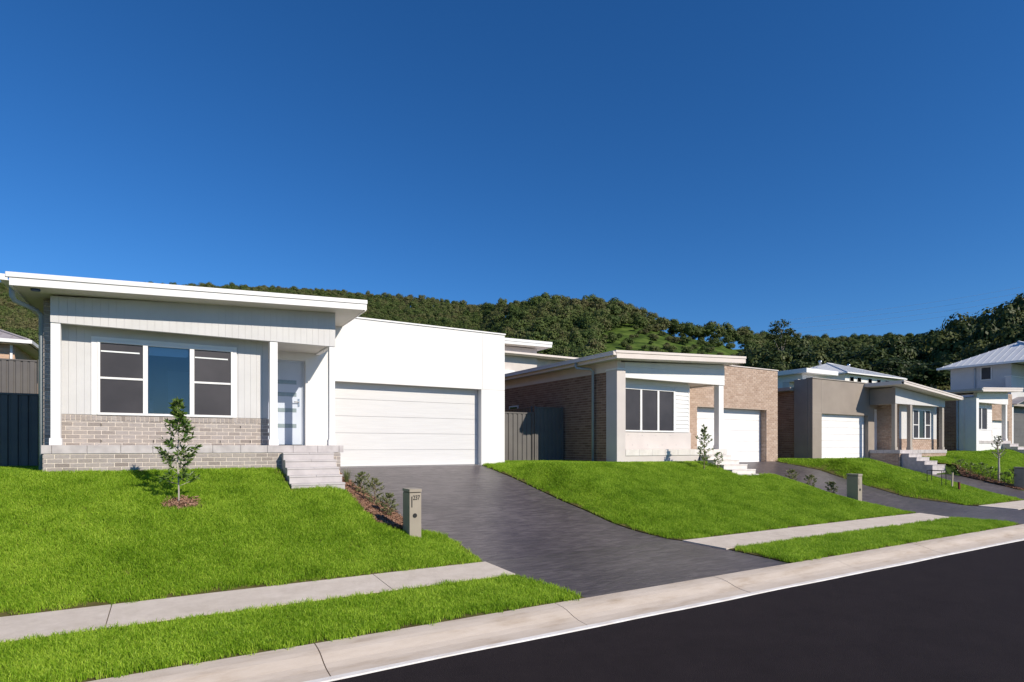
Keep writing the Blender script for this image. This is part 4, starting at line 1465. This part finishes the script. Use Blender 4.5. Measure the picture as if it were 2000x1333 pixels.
def house_hip_back():
    h = empty('house', (70, 42, 5), 'white house with pale hipped roof and two roof vents behind the taupe house', 'house', 'houses on the rise behind')
    zg = terrain(68, 40) - 1.5
    r = hip_roof(h, 68.1, 81.5, 38.0, 50.0, 10.9, 2.2, roof_white, white_trim)
    roof_vent(r, 72.6, 44.0, 12.9, steel)
    roof_vent(r, 77.0, 42.8, 12.6, steel)
    bx('wall', white_render, h, 68.7, 80.8, 38.6, 49.5, zg, 10.8)
    for i, xx in enumerate((69.6, 71.2, 73.6, 75.6, 77.6, 79.2)):
        w = bx('window', white_trim, h, xx, xx + .9, 38.55, 38.62, 9.4, 10.55)
        bx('pane', glass_screen, w, xx + .06, xx + .84, 38.53, 38.55, 9.46, 10.49)
    # flat white wing in front at its left
    w = MB().box(58.6, 64.5, 37.0, 46, 10.15, 10.62).build('wing_roof', white_trim, h, .01)
    bx('wing_wall', white_render, h, 59.4, 63.9, 38.0, 46, zg, 10.14)
    bx('wing_panel', white_trim, h, 58.7, 61.5, 36.9, 37.3, zg, 9.2)
    bx('lower_roof', cream_trim, h, 54.0, 62.5, 35.0, 36.8, 8.75, 8.95, .01)
    bx('lower_wall', beige_render, h, 54.0, 62.0, 36.0, 36.7, zg, 8.74)


house_hip_back()


def house_left_back():
    h = empty('house', (-9, 34, 4), 'tan brick house with tiled hip roof behind the fence at far left', 'house', 'houses on the rise behind')
    zg = 1.5
    bx('wall', brick_tex_tan, h, -14, -5.35, 30.5, 40, zg, 6.35)
    r = hip_roof(h, -14.6, -4.80, 30.0, 40.6, 6.50, 2.1, roof_grey, white_trim)
    bx('soffit', soffit_white, r, -14.5, -4.85, 30.05, 40.5, 6.352, 6.38)
    bx('downpipe', white_trim, h, -5.48, -5.40, 30.42, 30.49, zg, 6.35)


house_left_back()

# ------------------------------------------------------------------ fences


def fence(label, x0, x1, y, z0, z1, panels, axis='x', cat='fence'):
    h = empty('fence', ((x0 + x1) / 2 if axis == 'x' else y, y if axis == 'x' else (x0 + x1) / 2, z0), label, cat)
    w = (x1 - x0) / panels
    for i in range(panels):
        a, b = x0 + i * w, x0 + (i + 1) * w
        V, F = [], []
        n = max(3, int((b - a) / 0.19))
        p = (b - a - 0.1) / n
        prof2 = []
        for k in range(n):
            s = a + 0.05 + k * p
            prof2 += [(s, 0.0), (s + p * .62, 0.0), (s + p * .72, 0.028), (s + p * .90, 0.028)]
        prof2.append((a + .05 + n * p, 0))
        for (q, d) in prof2:
            V += [((q, y + d, z0 + .05) if axis == 'x' else (y + d, q, z0 + .05)), ((q, y + d, z1 - .04) if axis == 'x' else (y + d, q, z1 - .04))]
        F = [(2 * k, 2 * k + 2, 2 * k + 3, 2 * k + 1) for k in range(len(prof2) - 1)]
        me = bpy.data.meshes.new('fence_sheet')
        me.from_pydata(V, [], F)
        me.materials.append(fence_dark)
        link(bpy.data.objects.new('fence_sheet', me), h)
        for (r0, r1) in ((z0, z0 + .06), (z1 - .05, z1)):
            if axis == 'x':
                bx('rail', fence_dark, h, a + .05, b - .05, y - .015, y + .04, r0, r1, .004)
            else:
                bx('rail', fence_dark, h, y - .015, y + .04, a + .05, b - .05, r0, r1, .004)
    for i in range(panels + 1):
        a = x0 + i * w
        if axis == 'x':
            bx('post', fence_dark, h, a - .03, a + .03, y - .02, y + .05, z0 - .3, z1 + .03, .004)
        else:
            bx('post', fence_dark, h, y - .02, y + .05, a - .03, a + .03, z0 - .3, z1 + .03, .004)
    return h


fence('dark ribbed metal fence panel beside the white garage wall', 9.36, 11.15, 17.3, 1.68, 3.44, 1)
fence('dark ribbed metal gate against the brown brick side wall', 11.25, 12.45, 17.3, 1.70, 3.66, 1, cat='gate')
fence('dark boundary fence running back between the first two houses', 17.5, 25.5, 11.2, 1.7, 3.66, 3, axis='y')
fence('dark ribbed metal fence left of the white house', -5.4, -2.25, 18.2, 1.6, 3.54, 1)
fence('dark gate in the gap left of the taupe house', 23.72, 25.25, 17.6, 1.55, 3.2, 1, cat='gate')
fence('lit grey fence stepping up behind at far left', -8.0, -4.35, 21.0, 2.2, 4.42, 2)
fence('tall grey fence below the tiled house at far left', -9.0, -3.75, 25.0, 2.6, 5.15, 3)
fence('dark fence between taupe house and far tan brick house', 35.3, 38.5, 18.5, 1.6, 3.5, 1)

# ------------------------------------------------------------------ letterboxes


def mailbox(x, y, number, label):
    z0 = G(x + .12, y + .18)
    h = empty('letterbox', (x, y, z0), label, 'letterbox', 'pillar letterboxes along the front boundary')
    w, d, t = 0.235, 0.36, z0 + 0.90
    bx('body', mail_body, h, x, x + w, y, y + d, z0 - .1, t - .075, .004)
    bx('neck', black, h, x + .012, x + w - .012, y + .012, y + d - .012, t - .0745, t - .06)
    bx('lid', mail_body, h, x - .006, x + w + .006, y - .012, y + d + .01, t - .0595, t, .004)
    bx('mail_slot', black, h, x + .035, x + .055, y - .003, y + .01, t - .345, t - .14)
    m = MB()
    n = 20
    cx, cz, rr = x + .105, t - .50, .042
    m.v = [(cx + rr * math.cos(2 * math.pi * i / n), yy, cz + rr * math.sin(2 * math.pi * i / n)) for yy in (y - .008, y + .01) for i in range(n)]
    m.f = [tuple(range(n))] + [(i, n + i, n + (i + 1) % n, (i + 1) % n) for i in range(n)]
    m.build('newspaper_hole', black, h)
    if number:
        c = bpy.data.curves.new('house_number', 'FONT')
        c.body = number
        c.size = 0.122
        c.extrude = 0.002
        c.offset = 0.0012
        c.space_character = 0.95
        c.materials.append(black)
        tmp = bpy.data.objects.new('tmp', c)
        nm = bpy.data.meshes.new_from_object(tmp)
        bpy.data.objects.remove(tmp)
        o = bpy.data.objects.new('house_number', nm)
        o.rotation_euler = (R(90), 0, 0)
        o.scale = (0.80, 1, 1)
        o.location = (x + .064, y - .003, t - .205)
        link(o, h)
    return h


mailbox(3.90, 10.32, '237', 'taupe pillar letterbox numbered 237 beside the near driveway')
mailbox(18.98, 10.25, '', 'taupe pillar letterbox on the lawn beside the second driveway')
mailbox(31.9, 10.2, '', 'dark sided letterbox at the right edge beside the garden bed')

# ------------------------------------------------------------------ plants


def leaf_quads(r, C, D, size, ratio, V, F, sh, shade):
    """a folded leaf at C pointing along D"""
    side = D.cross(Vector((r.normal(), r.normal(), r.normal())))
    if side.length < 1e-4:
        return
    side.normalize()
    up = side.cross(D).normalized()
    L, w = size, size * ratio
    b = len(V)
    V += [tuple(C), tuple(C + D * L * .45 + side * w * .5 + up * w * .12), tuple(C + D * L - up * L * .06), tuple(C + D * L * .45 - side * w * .5 + up * w * .12), tuple(C + D * L * .5 - up * w * .05)]
    F += [(b, b + 1, b + 4), (b + 1, b + 2, b + 4), (b + 2, b + 3, b + 4), (b + 3, b, b + 4)]
    sh += [shade] * 4


def sapling(name, label, cat, x, y, height, width, nbr, lpb, lsize, seed, leafm=None, bare=0.12, group=None, trunk=0.014, ratio=0.36, narrow_top=True, bark_m=None):
    r = np.random.default_rng(seed)
    z0 = G(x, y)
    h = empty(name, (x, y, z0), label, cat, group)
    tp = []
    k = 7
    for i in range(k + 1):
        t = i / k
        tp.append(Vector((x + r.normal() * .012 * height * t, y + r.normal() * .012 * height * t, z0 - .05 + (height + .05) * t * .97)))
    m = MB().tube(tp, [trunk * (1 - .8 * i / k) + .002 for i in range(k + 1)], 7)
    V, F, sh = [], [], []
    br = MB()
    for i in range(nbr):
        t = bare + (1 - bare) * ((i + r.uniform(0, .9)) / nbr)
        q = t * k
        a = tp[min(int(q), k - 1)].lerp(tp[min(int(q) + 1, k)], q - int(q))
        az = i * 2.4 + r.uniform(-.5, .5)
        prof_w = (1 - .72 * ss(.66, .84, t)) if narrow_top else math.sin(math.pi * min(1, .15 + .8 * t))
        L = width * .5 * prof_w * r.uniform(.65, 1.12)
        el = r.uniform(.35, .95)
        d = Vector((math.cos(az) * math.cos(el), math.sin(az) * math.cos(el), math.sin(el)))
        e = a + d * L
        mid = a.lerp(e, .5) + Vector((0, 0, -.06 * L))
        br.tube([a, mid, e], [trunk * .35, trunk * .25, trunk * .12], 5)
        for j in range(lpb):
            u = r.uniform(.25, 1.0) ** .7
            c = a.lerp(e, u)
            dd = (d * .7 + Vector((r.normal(), r.normal(), r.normal() * .7)) * .8).normalized()
            leaf_quads(r, c, dd, lsize * r.uniform(.7, 1.25), ratio, V, F, sh, r.random())
    for j in range(lpb * 2):
        dd = Vector((r.normal() * .6, r.normal() * .6, 1)).normalized()
        leaf_quads(r, tp[-1] + Vector((0, 0, -r.uniform(0, .12) * height)), dd, lsize * r.uniform(.7, 1.1), ratio, V, F, sh, r.random())
    m.build('trunk', bark_m or bark, h, smooth=True)
    br.build('branch', bark_m or bark, h)
    fo = bpy.data.objects.new('foliage', mesh_np('foliage', V, F, leafm or sapling_leaf, sh))
    link(fo, h)
    return h


sapling('young_tree', 'slender young tree with glossy leaves in a mulch ring before the white house', 'tree', 0.17, 12.30, 1.93, 0.74, 46, 22, 0.105, 3, group='young street-front trees', bare=.2, bark_m=bark_pale)
sapling('young_tree', 'slender young tree on the lawn before the tan brick house', 'tree', 15.3, 13.25, 1.48, 0.62, 36, 18, 0.09, 5, group='young street-front trees')
sapling('leafy_bush', 'low green bush at the foot of the young tree by the cream steps', 'bush', 16.1, 13.35, 0.55, 0.55, 14, 10, 0.09, 8, narrow_top=False)
sapling('young_tree', 'tall sparse young tree in the far garden bed at right', 'tree', 32.2, 11.2, 2.1, 1.0, 26, 7, 0.10, 9, leafm=shrub_leaf, bare=.5, group='young street-front trees', narrow_top=False, trunk=.05, bark_m=bark_pale)
SH = [(3.85, 13.3, .52, .58, 'olive shrub nearest the grey steps beside the near driveway'),
      (3.90, 12.45, .60, .56, 'olive shrub in the middle of the mulch strip by the near driveway'),
      (3.96, 11.75, .48, .50, 'olive shrub in the mulch strip just behind letterbox 237')]
for i, (x, y, hh, ww, lb) in enumerate(SH):
    sapling('shrub', lb, 'shrub', x, y, hh, ww, 40, 22, 0.05, 20 + i, leafm=shrub_leaf, bare=.02, group='olive shrubs beside the driveways', narrow_top=False, trunk=.008, ratio=.42)
for i, (x, y, lb) in enumerate([(18.72, 12.35, 'olive shrub by the second driveway, nearest the cream steps'), (18.85, 11.75, 'olive shrub by the second driveway, middle of three'), (19.05, 11.15, 'olive shrub by the second driveway, nearest its letterbox')]):
    sapling('shrub', lb, 'shrub', x, y, .46, .54, 34, 20, 0.055, 30 + i, leafm=shrub_leaf, bare=.02, group='olive shrubs beside the driveways', narrow_top=False, trunk=.008, ratio=.42)
for i, (x, y, hh) in enumerate([(32.4, 12.75, .5), (32.3, 12.3, .55), (32.25, 11.85, .7), (32.15, 11.5, .6), (31.95, 10.6, .75), (31.95, 10.9, .55)]):
    sapling('shrub', 'dark green shrub in the far garden bed at right', 'shrub', x, y, hh, .75, 22, 12, 0.075, 50 + i, leafm=sapling_leaf, bare=.02, group='shrubs in the far garden bed', narrow_top=False, trunk=.01, ratio=.4)


def grass_tuft(x, y, label):
    r = np.random.default_rng(77)
    z = G(x, y)
    V, F, sh = [], [], []
    for i in range(90):
        a = r.uniform(0, 6.283)
        l = r.uniform(.25, .48)
        sp = r.uniform(.1, .75)
        d = Vector((math.cos(a), math.sin(a), 0))
        s = Vector((-math.sin(a), math.cos(a), 0)) * .004
        b = Vector((x, y, z)) + d * r.uniform(0, .05)
        p = [b, b + d * l * sp * .35 + Vector((0, 0, l * .6)), b + d * l * sp + Vector((0, 0, l * (1 - .35 * sp)))]
        k = len(V)
        V += [tuple(p[0] - s), tuple(p[0] + s), tuple(p[1] - s), tuple(p[1] + s), tuple(p[2])]
        F += [(k, k + 1, k + 3, k + 2), (k + 2, k + 3, k + 4)]
        q = r.random()
        sh += [q, q]
    o = bpy.data.objects.new('grass_tuft', mesh_np('grass_tuft', V, F, shrub_leaf, sh))
    COL.objects.link(o)
    tag(o, label, 'plant')


grass_tuft(3.78, 14.35, 'spiky grass tuft in the mulch beside the grey steps')

# small site things on the far grass wedge
h = empty('wire_frame_stand', (25.9, 11.0, G(25.9, 11)), 'low black wire frame standing on the grass wedge', 'stand')
z = G(25.9, 11.0)
m = MB()
for (a, b) in ((25.75, 10.75), (25.75, 11.25), (26.1, 10.75), (26.1, 11.25)):
    m.tube([(a, b, z - .05), (a, b, z + .55)], .012, 6)
m.build('leg', black, h)
MB().tube([(25.75, 10.75, z + .55), (26.1, 10.75, z + .55), (26.1, 11.25, z + .55), (25.75, 11.25, z + .55), (25.75, 10.75, z + .55)], .012, 6).build('top_ring', black, h)
z = G(26.15, 10.75)
o = MB().tube([(26.35, 10.65, z - .05), (26.40, 10.65, z + .55)], [.03, .03], 8).build('stake', stake_wood)
tag(o, 'pale timber stake leaning on the grass wedge beside the wire frame', 'stake')
o = MB().box(26.08, 26.14, 10.29, 10.35, G(26.1, 10.3) - .1, G(26.1, 10.3) + .34).build('marker_post', red_paint, None, .004)
tag(o, 'short dark red marker post on the grass wedge', 'post')

# ------------------------------------------------------------------ forest on the hills
def crown(seed, lobes, nleaf, ls, w=1.0, hgt=1.0, mat=None, flat=0.75, base=0.25, rnd=.3):
    """crown about 1 unit wide, 1 unit tall made of leaf clumps spread in lobes"""
    r = np.random.default_rng(seed)
    L = []
    for i in range(lobes):
        a = i * 2.399 + r.uniform(-.4, .4)
        q = r.uniform(.12, .36) if i else 0
        z = base + (1 - base) * (.25 + .62 * ((i + .5) / lobes)) * 1.0
        taper = 1 - .55 * max(0, (z - .55) / .45)
        L.append((q * math.cos(a) * taper, q * math.sin(a) * taper, z * .88, r.uniform(.17, .27)))
    V = np.zeros((nleaf * 4, 3))
    sh = np.zeros(nleaf)
    for i in range(nleaf):
        lx, ly, lz, lr = L[r.integers(0, lobes)]
        d = r.normal(size=3)
        d /= np.linalg.norm(d)
        if d[2] < -.35:
            d[2] *= -.5
        rad = lr * (r.uniform(.55, 1.0) ** .5) * r.uniform(.9, 1.12)
        c = np.array([lx, ly, lz]) + d * rad * np.array([1, 1, flat])
        n = d + r.normal(size=3) * rnd + np.array([0, 0, .22])
        n /= np.linalg.norm(n)
        t = np.cross(n, r.normal(size=3))
        t /= np.linalg.norm(t)
        b = np.cross(n, t)
        s = ls * r.uniform(.6, 1.3)
        V[i * 4:i * 4 + 4] = [c - t * s - b * s * .6, c + t * s * .8 - b * s * .7, c + t * s + b * s * .6, c - t * s * .7 + b * s * .8]
        sh[i] = r.random()
    V[:, :2] *= w
    V[:, 2] *= hgt
    F = [(4 * i, 4 * i + 1, 4 * i + 2, 4 * i + 3) for i in range(nleaf)]
    return mesh_np('crown', V, F, mat or forest_leaf, sh)


forest_src = source_collection('forest_source', [crown(100 + s, 9 + s % 5, 1300, .029, 1, 1, rnd=.26) for s in range(8)])
P, Ro, Sc, Ix = [], [], [], []
tries = 0
b0, b1 = bear(-260), bear(2250)
clear_b0, clear_b1 = bear(1165), bear(1462)
grid = {}
while len(P) < 9500 and tries < 110000:
    tries += 1
    b = random.uniform(b0, b1)
    rd = float(np.interp(b, RB, RD))
    rmax = rd * 1.05
    r_ = math.sqrt(random.uniform(150 ** 2, rmax ** 2))
    t = (r_ - 130) / (rd - 130)
    X, Y = r_ * math.sin(R(b)), r_ * math.cos(R(b))
    s = random.uniform(5.5, 12.0) if rd < 500 else random.uniform(5.0, 9.0)
    hh = s * random.uniform(.85, 1.25)
    # grassy clearing on the flank of the middle hill
    if clear_b0 < b < clear_b1:
        f = (b - clear_b0) / (clear_b1 - clear_b0)
        if 0.22 + 0.08 * math.sin(f * 9) < t < 0.985 - 0.26 * (1 - f) ** 2.2 - 0.02 * math.sin(f * 21):
            if random.random() > 0.007 + .03 * (math.sin(b * 40) * math.sin(t * 17) > .45):
                continue
            s *= random.uniform(.35, .7)
            hh = s * .9
        elif t <= .3:
            s *= .6
            hh *= .55
    if random.random() < .05:
        hh *= 1.35
    gk = (int(X // 8), int(Y // 8))
    if any(math.hypot(X - a, Y - c) < .36 * (s + q) for u in (-1, 0, 1) for v in (-1, 0, 1) for (a, c, q) in grid.get((gk[0] + u, gk[1] + v), ())):
        continue
    grid.setdefault(gk, []).append((X, Y, s))
    P.append((X, Y, terrain(X, Y) - hh * .27))
    Ro.append((0, 0, random.uniform(0, 6.283)))
    Sc.append((s * 1.15, s * 1.15, hh * 1.15))
    Ix.append(random.randrange(8))
o = scatter('forest', P, Ro, Sc, Ix, forest_src)
tag(o, 'dense eucalypt forest covering the hills behind the houses', 'forest')

# individual trees on the near slope at right
tree_crowns = [crown(200 + s, 9 + s % 4, 3600, .022, 1, 1, tree_leaf, rnd=.28) for s in range(5)]


def tree_trunk(height, seed, lean=0.0):
    r = np.random.default_rng(seed)
    m = MB()
    pts = [Vector((r.normal() * .02 * height * i / 6 + lean * i / 6, r.normal() * .02 * height * i / 6, height * .8 * i / 6)) for i in range(7)]
    m.tube(pts, [.028 * height * (1 - .75 * i / 6) for i in range(7)], 7)
    for k in range(5):
        i = 2 + k % 4
        a = k * 2.4
        e = pts[i] + Vector((math.cos(a), math.sin(a), .8)) * height * .22
        m.tube([pts[i], e], [.010 * height, .004 * height], 5)
    return m


trunk_me = None
PROF = [(1470, 668), (1500, 662), (1545, 655), (1570, 668), (1600, 664), (1625, 660), (1650, 664), (1680, 657), (1720, 660), (1750, 650), (1780, 655), (1800, 641), (1830, 633), (1850, 628), (1880, 606),
        (1900, 596), (1930, 594), (1960, 577), (2000, 562), (2060, 552), (2150, 545)]


def forest_tree(px, py, r_, wid, label, group, mesh, rot):
    b = bear(px)
    X, Y = r_ * math.sin(R(b)), r_ * math.cos(R(b))
    zc = r_ * math.cos(R(b - 30.7415))
    zt = EYE + (872 - py) / 1130 * zc
    zg = terrain(X, Y)
    hh = max(5.0, zt - zg)
    t = empty('forest_tree', (X, Y, zg), label, 'tree', group)
    c = bpy.data.objects.new('crown', mesh)
    COL.objects.link(c)
    c.parent = t
    c.scale = (wid, wid, hh / .98)
    c.rotation_euler = (0, 0, rot)
    global trunk_me
    if trunk_me is None:
        o = tree_trunk(1.0, 5).build('trunk', bark_pale, t)
        trunk_me = o.data
        o.matrix_parent_inverse = Matrix.Identity(4)
        o.scale = (hh * .8, hh * .8, hh)
    else:
        o = bpy.data.objects.new('trunk', trunk_me)
        COL.objects.link(o)
        o.parent = t
        o.scale = (hh * .8, hh * .8, hh)
    return t


k = 0
for (r_, off, step, ph, tl) in ((165, 0, 34, 0, 'tall dark forest tree on the skyline of the wood at right'), (135, 14, 46, 17, 'dark forest tree halfway up the wood on the slope at right'), (108, 40, 54, 30, 'dark leafy tree low in the wood just above the back roofs at right')):
    px = 1478 + ph
    while px < 2140:
        py = pw(px, PROF) + off + random.uniform(-3, 7)
        if px > 1800:
            py += off * .6
        forest_tree(px, py, r_ + random.uniform(-8, 8), random.uniform(8.5, 12.5) * r_ / 135,
                    tl, 'trees on the slope at right', tree_crowns[k % 5], random.uniform(0, 6))
        k += 1
        px += step * random.uniform(.8, 1.25)


def gum_tree():
    b = bear(1524)
    r_ = 150
    X, Y = r_ * math.sin(R(b)), r_ * math.cos(R(b))
    zg = terrain(X, Y)
    zt = EYE + (872 - 631) / 1130 * r_ * math.cos(R(b - 30.7415))
    H = zt - zg
    t = empty('gum_tree', (X, Y, zg), 'tall open gum tree with layered clumps rising above the wood', 'tree')
    rr = np.random.default_rng(5)
    m = MB()
    tp = [Vector((X + .3 * i * .3, Y, zg + H * .93 * i / 6)) for i in range(7)]
    m.tube(tp, [.32 - .04 * i for i in range(7)], 8)
    cl = []
    for i in range(13):
        f = .45 + .55 * i / 12
        a = i * 2.4
        q = (1 - .65 * (f - .45) / .55) * 4.6 * rr.uniform(.5, 1)
        c = Vector((X + math.cos(a) * q, Y + math.sin(a) * q, zg + H * f * .97))
        m.tube([tp[min(6, int(f * 5.5))], c], [.10, .03], 5)
        cl.append((c, rr.uniform(1.5, 2.5)))
    m.build('trunk', bark_pale, t)
    V, F, sh = [], [], []
    for (c, cr) in cl:
        for j in range(230):
            d = Vector((rr.normal(), rr.normal(), rr.normal())).normalized()
            p = c + Vector((d.x * cr, d.y * cr, d.z * cr * .42)) * rr.uniform(.5, 1)
            leaf_quads(rr, p, Vector((rr.normal(), rr.normal(), rr.normal() * .6)).normalized(), .5, .6, V, F, sh, rr.random())
    link(bpy.data.objects.new('crown', mesh_np('crown', V, F, tree_leaf, sh)), t)


gum_tree()

# thin power lines high over the wood at right
for i in range(4):
    pts = []
    for s in range(15):
        f = s / 14
        px = 1540 + f * 620
        py = 652 - i * 9 - f * (88 + i * 3) + 10 * math.sin(math.pi * f)
        r_ = 230
        b = bear(px)
        zc = r_ * math.cos(R(b - 30.7415))
        pts.append((r_ * math.sin(R(b)), r_ * math.cos(R(b)), EYE + (872 - py) / 1130 * zc))
    o = MB().tube(pts, .022, 4).build('power_line', grey_trim)
    tag(o, 'faint overhead power line crossing the sky above the wood at right', 'cable', 'overhead power lines')
